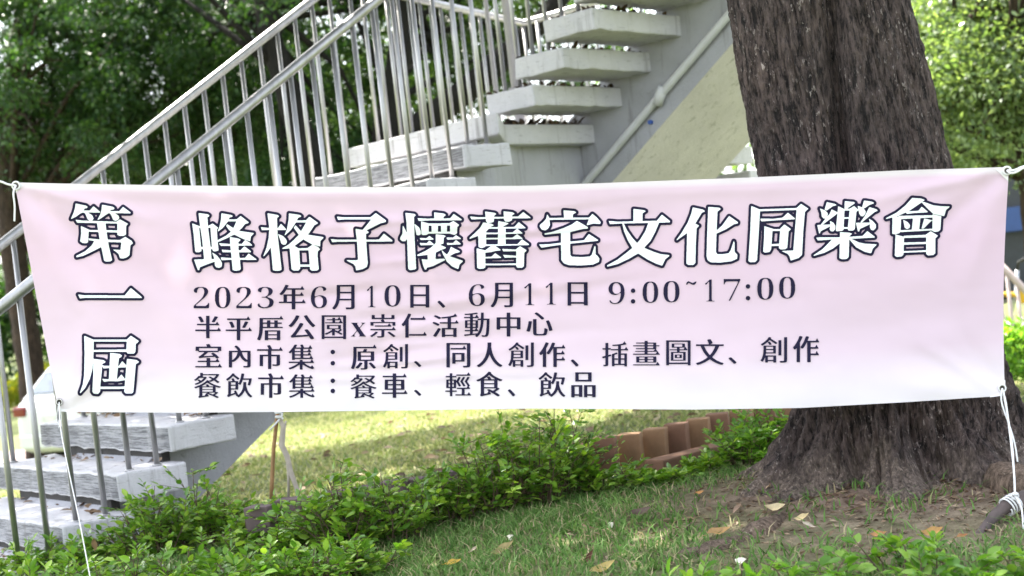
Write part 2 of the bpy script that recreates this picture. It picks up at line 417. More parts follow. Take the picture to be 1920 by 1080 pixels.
# ------------------------------------------------------------------ title characters
# strokes of each title character, drawn as polygons in an enlarged view of its place on the
# banner; they are united on a fine raster, traced again, and widened for the dark outline
TITLE_STROKES = []
def g(name, ox, oy, txt, sc=1163 / 140.):
    L = []
    for line in txt.strip().splitlines():
        line = line.strip(); sgn = 1
        if line.startswith('-'): sgn = -1; line = line[1:]
        v = [float(a) for a in line.split(',')]
        L.append((sgn, [(v[i] / sc, v[i + 1] / sc) for i in range(0, len(v) - 1, 2)]))
    TITLE_STROKES.append((ox, oy, L))
def raster(P, N, off, sc):
    M = np.zeros((N, N), int); P = np.asarray(P, float) * sc + off; Q = np.roll(P, -1, 0)
    for (x0, y0), (x1, y1) in zip(P, Q):
        if y0 == y1: continue
        s = 1 if y1 > y0 else -1
        a = int(np.ceil(min(y0, y1) - .5)); b = int(np.ceil(max(y0, y1) - .5))
        for r in range(max(a, 0), min(b, N)):
            c = int(np.ceil(x0 + (r + .5 - y0) * (x1 - x0) / (y1 - y0) - .5)); M[r, max(0, min(N, c)):] += s
    return M != 0
def soften(a, n):
    a = a.astype(float)
    for _ in range(n):
        for ax in (0, 1): a = .25 * np.roll(a, 1, ax) + .5 * a + .25 * np.roll(a, -1, ax)
    return a
def widen(m, r):
    o = np.zeros_like(m); k = int(np.ceil(r))
    for dy in range(-k, k + 1):
        for dx in range(-k, k + 1):
            if dx * dx + dy * dy <= r * r: o |= np.roll(np.roll(m, dy, 0), dx, 1)
    return o
def trace(Fi, lev=.5):
    I = Fi > lev
    cells = np.argwhere((I[:-1, :-1] != I[1:, :-1]) | (I[:-1, :-1] != I[:-1, 1:]) | (I[:-1, :-1] != I[1:, 1:]))
    def ip(y0, x0, y1, x1):
        a, b = Fi[y0, x0], Fi[y1, x1]; t = (lev - a) / (b - a); return (x0 + (x1 - x0) * t, y0 + (y1 - y0) * t)
    nxt = {}; pos = {}
    for y, x in cells:
        c = [I[y, x], I[y, x + 1], I[y + 1, x + 1], I[y + 1, x]]
        E_ = [(0, y, x), (1, y, x + 1), (0, y + 1, x), (1, y, x)]
        P = [(y, x, y, x + 1), (y, x + 1, y + 1, x + 1), (y + 1, x, y + 1, x + 1), (y, x, y + 1, x)]
        ins = [k for k in range(4) if c[(k + 1) % 4] and not c[k]]; outs = [k for k in range(4) if c[k] and not c[(k + 1) % 4]]
        for k in ins + outs: pos[E_[k]] = ip(*P[k])
        if len(ins) == 1: nxt[E_[outs[0]]] = E_[ins[0]]
        else:
            for q in outs: nxt[E_[q]] = E_[(q - 1) % 4]
    loops = []
    while nxt:
        k = next(iter(nxt)); L = []
        while k in nxt: L.append(pos[k]); k = nxt.pop(k)
        if len(L) > 6: loops.append(L)
    return loops
def thin_out(P, tol):
    P = np.array(P); i = int(np.argmax(((P - P[0]) ** 2).sum(1)))
    def rec(a):
        if len(a) < 3: return a
        d = a[-1] - a[0]; dist = np.abs(d[0] * (a[:, 1] - a[0, 1]) - d[1] * (a[:, 0] - a[0, 0])) / max(np.hypot(*d), 1e-9)
        k = int(np.argmax(dist))
        return a[[0, -1]] if dist[k] < tol else np.vstack([rec(a[:k + 1])[:-1], rec(a[k:])])
    return np.vstack([rec(P[:i + 1])[:-1], rec(np.vstack([P[i:], P[:1]]))[:-1]])
def poly_area(L):
    L = np.asarray(L); return .5 * np.sum(L[:, 0] * np.roll(L[:, 1], -1) - L[:, 1] * np.roll(L[:, 0], -1))
g('第',120,370,'''182,95,345,130,372,152,350,170,325,172,300,205,400,205,460,138,562,225,562,238,370,236,440,280,462,330,440,362,405,365,370,345,350,300,330,250,295,235,250,255,190,300,110,340,108,335,150,240,170,170
592,115,760,148,790,170,770,190,735,192,715,215,860,215,920,150,1040,238,1035,250,790,245,850,285,862,320,840,355,800,368,765,350,740,290,720,255,700,245,640,280,580,325,525,355,522,345,565,265,585,190
178,348,300,362,820,380,870,342,998,412,968,445,965,580,930,600,860,600,832,585,832,408,205,395
262,445,400,508,840,515,840,548,385,535,375,700,350,715,290,712,252,685,268,560
512,390,645,390,665,560,700,770,750,980,720,998,650,1000,625,985,560,680
385,640,545,655,870,665,955,615,1050,675,1075,715,1035,745,1020,900,980,935,925,952,875,950,850,880,800,840,755,812,880,820,893,702,680,695,540,690,385,668
480,665,600,665,590,770,450,840,300,910,195,935,190,912,330,840,430,750''')
g('一',136,525,'140,372,300,392,1340,398,1500,205,1785,445,1775,462,350,455,190,475',1920/140)
g('屆',136,615,'''182,120,330,182,328,340,322,500,310,640,270,790,200,930,120,1020,115,1005,160,880,180,740,188,400
320,180,845,180,910,120,1035,205,1005,235,985,245,980,370,955,400,860,400,838,370,845,210,320,210
322,340,840,335,840,370,322,372
325,480,480,500,515,520,500,545,465,555,432,920,430,990,400,1028,330,1022,308,990,325,700
588,388,735,405,770,430,755,455,722,470,690,800,565,800
460,580,500,590,720,592,775,515,855,600,855,612,580,622,480,630
462,790,520,797,700,795,760,722,830,810,700,830,560,828,485,838
848,480,1000,500,1035,525,1020,545,985,560,965,800,945,1000,920,1020,830,1020,805,995
430,915,820,912,820,948,430,950''')
g('蜂',350,388,'''85,255,195,298,230,300,230,325,195,325,225,640,230,690,195,705,150,705,132,690,110,440
225,622,400,622,400,655,225,655
185,95,330,115,355,130,345,150,322,160,335,330,375,650,390,840,272,820,240,500,205,270
330,298,405,258,492,325,470,350,480,520,497,680,450,692,410,690,395,640,370,325,330,325
115,820,270,815,435,812,440,850,330,890,205,940,195,985,175,985,150,920
395,705,470,755,530,830,550,880,545,930,505,950,460,940,440,910,435,830,420,770
542,98,690,125,722,140,705,155,665,165,640,230,560,330,485,385,483,380,510,310,535,200
640,195,780,192,840,140,968,240,955,255,910,265,860,330,740,430,610,495,483,548,482,518,610,450,710,370,775,225,640,225
630,268,720,325,830,375,1040,405,1045,415,1000,460,990,535,880,500,740,430,660,360,615,295
672,470,800,490,838,508,830,530,805,545,805,640,830,830,842,970,820,988,750,995,715,980,700,800,680,600
500,565,690,578,860,575,910,515,980,555,1025,600,860,603,690,605,535,608
545,665,690,678,840,675,900,612,1002,692,1000,705,560,705
530,785,690,797,910,795,965,725,1088,815,1085,825,700,822,545,830''')
g('格',478,388,'''195,98,350,125,378,145,342,172,352,420,415,975,390,992,320,995,280,985,248,630,225,340
225,340,300,400,260,610,200,700,135,772,130,765,180,640,215,480
90,315,220,328,360,330,405,262,485,345,480,360,220,358,110,362
358,420,440,455,490,510,500,550,480,585,440,590,410,570,390,500
530,100,700,125,725,145,670,172,640,240,560,360,465,445,462,440,500,340,525,200
640,212,795,208,848,152,985,250,960,268,925,285,850,400,760,500,600,620,540,645,425,655,428,640,520,590,610,510,690,430,740,340,798,242,640,242
632,285,720,380,840,435,1068,470,1065,485,1020,530,1015,615,900,590,770,515,680,430,605,325
540,600,620,610,680,645,690,675,705,960,680,990,600,990,570,970,540,640
620,610,680,645,820,640,890,590,980,620,1015,660,980,690,975,760,995,970,970,990,890,995,860,975,835,675,640,675
700,898,860,898,860,930,700,930''')
g('子',610,388,'''180,150,290,162,705,160,785,95,945,210,940,235,870,250,640,365,580,360,715,195,290,195,200,202
470,340,580,358,640,365,678,392,665,408,632,420,640,600,660,880,645,935,580,970,480,990,470,930,440,890,330,835,335,828,480,832,510,820,495,560
82,500,200,510,835,508,912,415,1045,520,1045,538,205,542,108,550''')
g('懷',740,388,'''168,92,310,110,330,130,300,155,310,500,335,960,310,975,240,985,210,965,195,500,185,250
128,285,190,400,200,490,165,535,120,535,85,505,90,470,120,420
308,262,380,320,408,380,405,430,370,445,340,435,328,370
615,85,770,105,800,125,765,150,755,185,620,185
355,175,500,182,865,178,920,108,1045,195,1040,208,500,212,375,220
412,222,530,258,850,255,915,218,1005,280,975,310,970,415,930,435,890,425,865,415,530,415,500,435,440,440,415,425
-530,290,577,290,577,388,530,388
-672,290,724,290,724,388,672,388
-815,287,865,287,865,385,815,385
640,425,770,440,800,455,765,480,760,570,700,590,640,585
388,483,495,487,540,450,608,500,600,510,405,515
388,560,500,565,540,522,612,580,600,592,405,598
805,475,910,478,955,440,1032,490,1028,500,820,510
810,560,910,562,955,515,1032,575,1028,582,820,592
640,560,700,588,800,630,790,645,730,665,640,710,520,745,355,765,350,745,470,690,570,630
515,700,640,700,635,800,640,810,515,830
420,815,515,820,770,805,790,825,700,870,600,920,502,945,492,975,470,978,440,900
725,665,790,725,850,765,1060,838,1062,850,1010,895,990,968,900,930,810,850,760,750
875,620,1015,690,1010,705,940,720,830,780,815,745,850,690''')
g('舊',868,386,'''345,88,490,108,522,125,485,155,480,250,440,262,380,262,360,240
632,85,770,100,808,120,765,150,765,225,720,248,660,245,640,215
108,165,250,178,860,165,940,95,1055,185,1050,192,400,200,135,212
315,258,440,275,485,300,430,330,360,400,230,470,105,515,102,500,190,420,270,340
235,400,360,390,360,600,345,640,290,658,245,640
550,235,680,260,715,275,690,290,610,330,665,330,665,610,545,610
430,332,800,328,870,252,975,340,970,350,670,352,370,357
355,418,770,415,845,355,930,425,925,432,355,442
355,500,770,495,845,440,930,505,925,515,355,523
355,602,850,598,920,520,1030,600,1025,610,355,625
212,660,350,695,350,960,320,978,250,980,222,965
350,690,440,625,505,625,590,685,580,695,520,700,440,720,350,730
608,670,820,680,890,628,992,690,980,710,955,730,950,940,925,962,850,965,830,940,830,705,630,710
350,795,445,790,500,735,600,805,590,812,350,818
622,762,830,778,830,802,650,808
350,900,835,898,835,922,350,925''')
g('宅',1000,384,'''470,85,640,100,668,118,615,150,615,205,480,205
245,205,870,198,920,140,985,195,1050,270,1040,298,930,292,830,320,865,225,245,235
215,145,250,205,258,320,230,370,185,400,130,385,100,340,105,310,150,275,200,215
680,250,845,345,850,370,780,375,570,425,430,440,180,465,170,448,300,420,480,360,600,305
430,420,572,415,575,780,600,808,760,815,880,805,910,780,955,640,968,650,970,775,1000,795,1030,840,1020,890,930,930,740,945,560,940,480,915,435,860
90,618,230,615,560,575,790,552,865,455,1010,548,1005,560,570,605,300,640,125,668''')
g('文',1128,382,'''495,80,660,100,690,115,638,150,635,290,495,290
110,268,250,280,860,265,940,170,1065,270,1062,290,900,295,300,308,130,318
730,295,895,295,840,430,760,580,660,690,560,780,420,860,250,940,90,980,85,960,250,870,380,770,490,680,600,560,680,430
320,300,345,310,400,420,470,520,550,610,670,690,800,745,920,785,1055,800,1055,815,990,865,945,965,850,935,720,870,570,775,480,690,410,570,350,430''')
g('化',1258,378,'''340,90,500,125,535,150,480,175,380,340,250,490,90,605,88,595,170,480,260,330,320,180
255,420,385,345,440,375,400,415,385,700,382,955,350,985,270,985,240,965,250,600
582,82,750,95,778,115,725,155,710,460,700,780,720,818,800,820,900,805,930,760,980,610,990,640,990,780,1035,830,1030,890,940,930,760,950,620,945,570,910,555,850,565,500
690,455,705,455,800,370,905,225,1045,320,1040,340,985,350,860,430,705,500,690,500''')
g('同',1390,372,'''155,118,300,178,290,210,245,960,215,990,140,995,110,975,140,500
290,170,860,150,930,85,1045,160,990,210,965,500,945,880,890,930,770,970,750,900,720,860,620,820,810,810,860,180,290,200
295,315,500,318,640,300,725,222,835,310,830,325,560,340,310,358
358,432,510,480,485,500,465,790,440,835,370,845,340,830,355,600
480,480,600,478,670,405,775,480,735,515,715,770,680,792,610,795,585,775,605,505,485,508
465,712,600,705,600,738,465,742''')
g('樂',1516,366,'''285,108,410,135,440,155,380,170,280,240,250,225
175,205,255,235,300,280,300,310,270,360,235,365,205,335,200,270
360,220,460,270,430,300,220,460,185,465,260,370,330,290
135,465,345,455,345,480,190,560,175,600,165,595
335,400,390,430,420,480,415,530,385,565,345,560,328,530,340,480
565,92,700,105,728,120,690,145,590,215,560,205
462,170,555,215,590,215,560,245,545,540,525,555,440,562,425,550
555,212,640,210,710,168,780,230,745,260,720,530,690,552,620,550,610,530,640,238,555,240
555,345,640,342,640,365,555,368
540,500,625,498,625,520,540,525
865,82,1000,105,1025,125,950,150,870,205,835,185
765,165,850,195,890,250,885,290,850,330,815,325,790,290
948,185,1060,220,1080,240,1025,265,830,425,805,425,880,320
738,430,960,425,960,450,800,525,790,565,770,565
940,365,1000,400,1050,460,1050,510,1010,550,975,540,955,500,960,440
490,575,640,585,680,600,635,640,625,960,600,990,520,998,482,980
120,658,500,655,840,635,915,558,1035,650,1030,660,640,680,360,690,145,705
365,690,500,680,490,745,380,830,240,900,80,945,78,935,220,840
630,680,680,685,780,735,880,755,1062,765,1055,780,1000,830,975,905,870,880,740,810''')
g('會',1650,362,'''500,75,640,85,700,108,640,150,450,280,280,355,95,405,92,390,250,310,390,200
645,140,690,140,830,190,950,205,1085,208,1080,220,1030,260,1000,360,830,325,740,240
390,290,600,275,650,212,745,290,740,300,550,310,420,325
195,355,330,375,320,600,300,625,240,642,190,635
285,355,820,345,830,380,320,405
820,330,955,360,940,570,910,598,850,605,815,590
515,380,630,375,610,570,495,575
360,415,430,450,468,500,460,545,420,562,385,540
690,395,820,425,780,450,680,555,645,555
310,580,830,555,830,580,310,608
242,645,375,680,365,960,340,985,260,995,230,975
370,665,710,650,790,595,905,665,860,710,860,940,830,965,750,972,720,950,720,690,370,700
365,770,720,762,720,792,365,805
365,905,720,890,720,915,365,930''')
# outlines of the small characters inside their boxes (x, y pairs, 0 to 255), one list per outline
SMALL = {
'文': [[117,1,131,0,135,1,146,21,153,36,153,39,152,40,135,47,134,49,136,50,251,51,253,51,255,52,255,65,253,68,215,68,213,69,200,100,188,124,177,142,168,156,152,175,150,179,152,182,166,194,193,212,211,221,228,229,253,237,254,239,254,240,244,254,229,254,205,246,186,238,157,222,141,210,128,200,124,202,112,211,100,219,82,230,59,241,24,255,10,255,0,241,0,239,2,237,38,224,65,210,95,190,105,181,106,179,101,172,95,165,86,153,69,127,53,95,42,69,39,68,2,68,0,65,0,52,2,51,4,51,117,50,119,49,119,47,116,39,102,6,104,5], [78,68,76,71,80,80,96,113,106,129,117,144,126,155,128,157,129,156,146,134,158,113,170,88,175,73,175,69,172,68]],
'同': [[1,1,4,0,254,1,255,4,255,229,253,239,251,244,246,248,242,251,230,254,219,254,213,255,182,255,179,253,174,240,175,237,177,237,213,237,216,235,218,231,218,18,214,17,40,17,37,18,37,21,37,252,36,254,34,255,1,254,0,251,0,4], [188,27,189,27,191,29,203,51,209,54,209,60,211,65,211,67,208,68,50,68,48,68,46,66,46,54,49,52,171,52,174,51], [63,103,66,102,192,103,193,107,193,193,189,194,100,194,97,196,97,213,96,215,93,216,63,215,62,212,62,107], [99,119,97,120,97,123,97,174,98,178,154,178,157,177,158,123,157,119]],
'年': [[61,0,74,0,91,5,92,7,92,10,82,31,83,34,85,35,207,35,209,34,220,13,221,12,223,12,235,34,240,37,240,44,242,48,242,50,238,52,159,52,157,54,157,96,157,98,160,99,202,99,204,97,215,76,217,75,229,97,235,100,235,107,237,111,237,113,232,115,158,115,157,119,157,173,159,174,161,175,220,174,222,173,233,152,235,151,248,173,253,176,253,183,255,187,255,189,251,191,158,191,157,195,157,252,156,254,153,255,125,255,122,253,122,194,121,191,1,190,0,188,0,177,2,175,41,175,43,173,43,103,44,99,120,99,122,97,122,54,121,52,118,52,72,52,49,88,42,96,32,106,17,106,4,96,4,94,17,80,26,67,36,52,51,25], [78,115,77,117,77,119,77,173,81,175,121,174,122,171,122,116,118,115]],
'月': [[51,1,251,0,254,1,255,230,253,238,247,246,243,248,236,251,218,254,161,255,159,254,157,252,152,237,153,235,170,234,176,235,202,235,210,234,214,231,215,227,215,165,214,162,210,162,85,162,82,166,76,187,65,213,55,229,46,240,33,253,29,255,13,255,0,243,0,240,12,227,26,208,36,188,42,170,45,158,47,145,50,122,50,4], [92,19,91,20,90,23,90,69,92,72,210,72,213,72,215,70,215,21,213,19], [92,90,90,93,90,109,87,140,87,143,88,144,210,145,213,144,215,143,215,93,213,90]],
'日': [[1,1,250,0,254,1,255,249,254,253,209,253,206,251,206,237,203,235,52,235,49,235,47,237,47,252,45,255,5,255,1,254,0,4], [49,19,47,21,47,23,47,102,49,105,201,106,206,105,206,23,205,20], [49,125,47,127,47,129,47,211,49,215,201,216,206,215,206,129,205,126]],
'半': [[109,1,141,0,143,2,143,87,144,91,204,91,206,89,218,67,219,68,222,71,231,89,233,91,236,91,237,93,238,100,240,106,239,107,236,108,144,109,143,112,144,156,147,157,219,157,222,155,234,133,235,133,238,139,247,155,252,158,253,167,255,173,253,175,250,175,144,176,143,179,143,252,143,254,141,255,111,255,109,253,108,179,107,176,3,175,1,175,0,173,0,159,3,157,105,157,108,156,108,112,107,109,20,108,18,107,17,95,18,92,20,91,107,91,108,87,108,4], [194,7,210,7,225,13,227,16,215,37,194,73,191,75,177,75,165,70,164,67,176,44,192,10], [40,9,55,8,59,10,77,42,86,62,87,65,87,67,71,75,59,75,55,73,49,58,40,39,28,16,30,13]],
'平': [[220,0,221,0,223,3,233,22,234,23,237,24,239,25,239,32,241,37,239,39,235,40,147,40,144,41,144,139,145,140,147,140,220,140,222,139,234,117,235,117,237,120,247,139,253,141,253,149,255,153,255,156,250,157,145,158,144,161,143,253,141,255,110,255,109,252,108,161,107,158,3,157,1,156,0,153,0,142,3,140,107,140,108,136,108,42,107,41,105,40,16,40,14,37,14,25,16,24,18,23,204,23,207,22], [188,56,202,55,219,60,220,61,220,64,211,85,191,122,188,123,173,123,163,119,161,117,171,97,187,58], [47,58,63,57,66,59,75,77,84,100,88,114,88,116,87,117,73,122,60,122,56,120,48,94,34,64,36,61]],
'厝': [[233,0,235,0,236,1,247,21,253,25,253,31,255,36,255,37,252,38,60,38,58,39,57,41,57,68,58,69,59,70,95,69,96,67,97,50,98,48,125,47,128,48,129,49,129,67,130,69,165,70,167,68,168,50,169,48,200,48,201,50,202,67,203,69,239,70,241,70,242,72,242,81,240,84,204,84,202,85,201,88,202,114,204,115,249,115,251,118,250,127,247,128,58,129,56,131,55,156,53,168,53,175,48,199,44,218,38,234,31,251,28,254,16,254,0,244,0,242,5,231,12,211,17,191,20,170,21,148,22,143,22,123,23,118,24,24,27,23,218,23,221,21], [58,84,57,111,58,115,93,115,96,114,96,88,95,85], [131,84,130,86,129,88,129,112,130,115,164,115,167,114,168,88,167,85], [76,151,78,151,226,151,227,155,226,254,224,255,194,255,193,253,193,248,190,246,112,246,109,247,108,253,107,255,76,254,75,251,75,155], [110,164,109,166,109,168,109,189,110,192,189,192,191,192,193,190,193,167,191,164], [110,204,109,206,109,208,109,230,110,233,189,233,191,233,193,231,193,207,191,204]],
'公': [[160,1,175,0,178,1,193,29,213,59,231,83,255,107,255,110,241,125,229,126,225,124,202,98,187,78,171,55,152,22,146,9,147,7], [71,2,84,1,103,7,104,10,101,17,90,43,79,62,67,81,54,99,45,110,30,125,15,125,1,113,0,111,1,110,21,89,39,64,55,38], [109,83,126,83,141,90,143,92,143,94,135,110,111,150,93,178,71,209,70,211,70,213,81,213,87,212,100,212,106,211,120,211,126,210,139,210,145,208,158,208,163,207,179,207,181,204,180,201,152,159,153,156,166,150,181,150,184,152,201,174,228,215,244,241,245,244,244,246,229,255,214,255,210,251,196,226,193,224,69,234,41,238,29,238,27,238,21,221,21,219,26,215,37,203,60,171,85,130]],
'園': [[1,1,4,0,254,1,255,4,254,254,252,255,226,255,224,253,223,245,221,243,34,243,32,243,30,245,30,253,28,255,1,254,0,251,0,4], [32,17,30,19,30,21,31,226,34,227,223,226,224,223,223,18,221,17,188,17,186,18,185,19,198,39,203,44,205,50,203,55,214,72,219,77,221,83,221,84,218,86,40,86,38,86,36,84,36,77,38,76,109,75,112,73,112,56,110,54,55,53,53,52,53,49,53,44,55,43,110,42,112,39,112,29,114,27,116,27,139,27,140,29,141,39,142,42,164,42,166,41,180,19,180,18,176,17], [143,54,141,56,141,72,141,74,144,75,180,75,182,73,193,55,193,54,191,53], [55,104,58,103,200,104,201,106,201,146,203,148,211,154,213,156,211,159,189,175,188,178,189,181,217,196,218,197,218,200,210,207,199,207,167,189,139,176,137,178,137,212,135,215,111,215,109,214,108,182,108,179,106,179,93,187,58,204,51,206,41,206,34,197,33,195,34,194,61,183,80,173,100,161,106,156,108,152,108,151,105,149,55,149,54,145,54,106], [85,113,83,115,83,117,83,137,85,139,168,140,170,139,172,138,172,116,170,113], [143,150,139,154,139,156,140,158,167,169,174,165,186,155,187,152,187,151,185,149]],
'崇': [[113,1,139,0,143,1,143,36,144,38,146,39,210,39,212,36,212,12,213,10,216,9,242,10,243,12,243,50,243,53,242,54,137,54,135,55,134,58,146,82,149,84,250,85,252,88,251,125,249,126,224,126,222,123,222,100,221,98,195,97,192,98,192,99,194,103,205,121,210,124,211,129,212,133,212,134,210,136,49,136,46,135,46,132,46,124,49,122,173,122,177,118,189,99,188,98,185,97,38,97,36,97,34,99,34,123,33,125,30,126,5,125,3,122,3,87,5,85,111,84,113,83,112,79,105,64,106,63,118,59,120,57,119,55,117,54,17,54,15,51,16,10,19,9,45,10,46,12,46,36,48,39,109,39,110,39,112,36,112,3], [232,137,233,137,235,138,247,159,252,161,253,168,255,173,255,174,250,175,143,176,142,179,142,241,139,246,135,250,129,252,122,254,112,254,108,255,76,255,73,253,69,242,71,240,108,240,111,238,112,179,110,176,5,175,3,175,2,173,2,162,5,160,216,160,218,159], [52,191,62,191,77,195,78,197,76,201,62,217,38,236,22,248,12,248,0,237,0,235,21,221,37,208], [183,192,195,192,203,197,245,230,252,237,252,239,238,249,231,249,229,248,207,229,173,201,172,200,173,199]],
'仁': [[67,0,81,0,95,5,97,7,90,27,72,64,72,252,71,254,69,255,40,255,38,254,37,251,37,121,36,120,34,121,25,132,11,132,9,130,1,116,0,113,17,93,38,61,51,36,65,3], [223,23,224,23,225,24,235,45,237,46,240,47,242,48,242,57,244,63,244,64,242,66,95,66,93,66,91,64,91,49,92,47,94,46,209,46,213,43], [234,193,235,193,236,195,247,215,248,216,251,217,253,218,253,227,255,232,255,234,252,235,80,235,78,235,76,234,76,220,77,218,79,217,220,217,222,215]],
'活': [[219,1,220,0,222,1,240,26,240,29,239,30,205,38,184,42,181,43,180,47,180,91,183,93,220,93,222,91,233,71,235,70,247,91,252,94,253,101,255,105,253,107,250,108,181,109,180,112,180,153,181,155,183,156,232,156,235,157,235,252,233,254,205,254,203,252,203,246,200,244,127,244,124,245,123,246,123,254,121,255,92,255,90,254,90,251,90,158,93,156,146,156,147,152,147,111,146,109,144,108,72,108,71,105,71,95,73,93,146,92,147,89,147,51,146,49,144,48,110,53,91,52,88,50,86,42,86,40,89,39,112,36,155,30,172,26,200,20,208,16], [22,18,33,18,36,19,54,27,80,42,82,44,82,47,75,56,73,58,58,58,46,50,13,30,13,28], [8,91,20,91,23,92,45,102,64,113,69,116,68,119,60,130,48,131,45,130,0,103,0,101], [54,158,69,158,80,167,81,169,80,171,61,208,36,250,32,252,19,251,7,242,5,239,6,238,32,196], [124,172,123,173,123,175,123,225,124,229,199,229,202,228,203,175,202,172]],
'動': [[118,1,131,0,133,3,137,10,138,12,136,13,130,15,108,18,93,20,89,21,88,24,88,43,90,45,111,45,113,42,125,23,126,21,128,21,141,43,145,46,148,56,143,58,89,58,88,60,88,62,88,77,89,80,133,80,135,79,135,78,135,65,136,63,166,62,167,60,167,48,168,42,169,3,169,1,171,0,194,0,196,2,197,59,198,62,252,63,255,64,255,75,254,81,254,114,253,120,253,147,252,152,252,170,251,174,251,186,250,191,248,212,246,225,242,236,238,243,233,247,230,249,224,251,215,252,211,253,189,253,180,251,178,247,175,237,176,236,178,235,206,236,212,233,215,227,218,216,220,200,221,178,222,173,222,159,224,154,224,134,225,128,225,100,226,94,226,83,225,80,223,79,198,79,196,81,194,106,191,135,187,155,179,184,172,203,160,223,150,236,132,254,129,255,122,254,111,243,111,241,111,239,117,234,117,232,116,231,13,243,5,243,3,241,1,231,3,228,57,223,59,221,60,218,60,198,58,195,11,195,8,194,8,191,8,183,10,181,57,181,59,179,60,164,58,161,12,161,10,160,9,157,9,82,12,80,58,80,60,77,59,60,57,58,3,58,1,57,0,54,0,47,3,45,58,45,60,42,59,25,57,23,51,24,38,24,33,25,10,25,8,24,5,14,7,13,37,12,72,8], [141,79,140,81,140,158,139,161,129,161,127,163,136,179,141,183,142,187,143,193,139,195,89,195,88,196,88,199,88,216,89,219,105,218,134,214,141,203,149,187,155,171,162,140,165,114,166,101,166,89,167,82,167,80,165,79], [37,91,35,93,35,114,39,115,58,114,60,111,59,91,57,90], [89,91,88,93,88,112,89,114,111,115,114,114,115,94,114,91], [37,125,35,128,35,148,39,150,58,149,60,145,59,126,57,125], [89,125,88,128,88,147,89,149,111,150,114,148,115,129,114,126], [89,161,88,164,88,178,88,180,90,181,105,181,107,180,117,163,115,161]],
'中': [[109,1,143,0,146,1,147,48,149,51,252,51,254,51,255,54,255,177,252,179,218,179,216,176,216,166,213,164,148,164,147,168,147,252,146,254,144,255,111,255,108,253,108,168,107,164,42,164,39,166,39,178,37,181,3,181,1,181,0,178,1,52,4,51,106,51,108,48,108,4], [41,68,39,70,39,72,39,145,43,147,107,146,108,143,107,69,104,68], [149,68,147,70,147,72,148,145,151,147,215,146,216,143,216,69,212,68]],
'心': [[90,0,105,0,120,11,138,27,164,51,174,63,172,68,165,76,162,78,150,78,147,77,120,47,81,14,81,12,81,10], [66,73,97,72,99,74,99,226,102,234,105,236,113,238,155,238,164,235,168,229,171,224,172,218,174,197,175,178,177,175,189,175,206,185,208,188,207,204,203,226,199,240,194,247,186,252,176,255,93,255,85,254,78,251,71,246,68,241,66,235,65,226,65,76], [206,87,218,87,221,89,232,114,247,160,254,189,255,195,252,198,239,204,225,205,222,203,216,176,206,139,191,97,191,95,192,93], [23,96,40,95,52,98,55,101,49,140,44,171,34,209,33,212,30,213,16,213,2,206,0,204,0,203,6,184,13,152,19,120,21,101]],
'室': [[118,1,122,0,135,1,140,8,149,26,151,28,246,28,249,29,250,71,249,75,226,75,224,77,224,86,221,88,125,89,109,106,82,129,81,131,82,132,97,132,102,130,113,130,119,129,129,129,133,128,160,127,168,126,170,124,169,122,153,106,152,104,164,95,176,95,179,97,211,125,222,138,227,144,228,146,227,147,217,155,213,156,212,157,225,179,229,182,230,189,232,193,230,195,227,196,145,196,144,199,144,237,145,238,147,239,219,238,221,237,232,215,235,214,247,237,253,240,253,247,255,252,253,254,249,255,4,255,1,254,0,241,1,240,3,239,104,239,107,238,108,237,108,200,107,197,26,196,24,194,24,192,24,184,26,181,107,181,108,178,108,153,110,152,112,152,142,152,144,155,144,178,145,181,195,181,197,179,209,158,209,157,208,155,202,155,199,154,188,140,184,139,178,140,169,140,164,141,155,141,136,143,128,143,122,145,87,147,66,149,49,153,38,153,35,151,32,139,33,136,48,127,67,110,83,94,85,92,85,90,82,88,33,88,31,86,31,77,29,75,4,75,3,71,4,29,7,28,110,28,111,26,111,22,104,6,107,4], [39,45,38,48,38,70,38,72,40,73,210,73,213,72,214,70,214,48,214,46,211,45]],
'內': [[77,0,92,0,104,8,120,23,128,33,144,59,251,60,254,61,255,236,252,244,248,249,241,252,223,255,177,255,173,254,168,241,168,238,209,237,213,236,216,234,216,189,214,188,197,188,182,181,168,171,155,159,147,149,137,133,131,119,129,117,128,117,117,137,107,151,93,166,73,181,59,188,55,189,39,189,38,254,34,255,3,255,0,254,0,62,2,60,4,60,102,59,103,57,103,55,92,38,85,30,65,12,66,10], [40,78,39,79,39,82,39,164,39,167,40,168,53,160,64,150,74,140,82,129,92,111,98,95,102,80,102,79,99,77], [156,78,154,80,155,87,168,117,175,129,185,142,197,153,212,164,214,165,216,164,216,160,216,79,212,77]],
'市': [[115,1,126,0,130,1,136,12,146,31,148,37,149,42,151,43,220,43,224,37,233,21,234,20,235,20,247,42,252,45,253,52,255,58,253,60,250,61,146,61,143,62,142,99,144,102,225,102,228,103,229,203,228,209,224,214,219,218,211,220,201,222,157,221,153,208,154,205,170,205,175,206,188,206,192,205,194,203,194,122,194,120,192,119,144,119,142,121,142,123,142,252,142,254,139,255,111,255,109,253,109,123,108,121,107,119,63,119,60,120,59,221,58,223,56,223,29,223,26,221,26,103,28,102,30,102,107,102,108,99,108,62,105,61,3,61,1,60,0,58,0,45,3,43,112,43,114,41,113,36,99,7,99,6,101,5]],
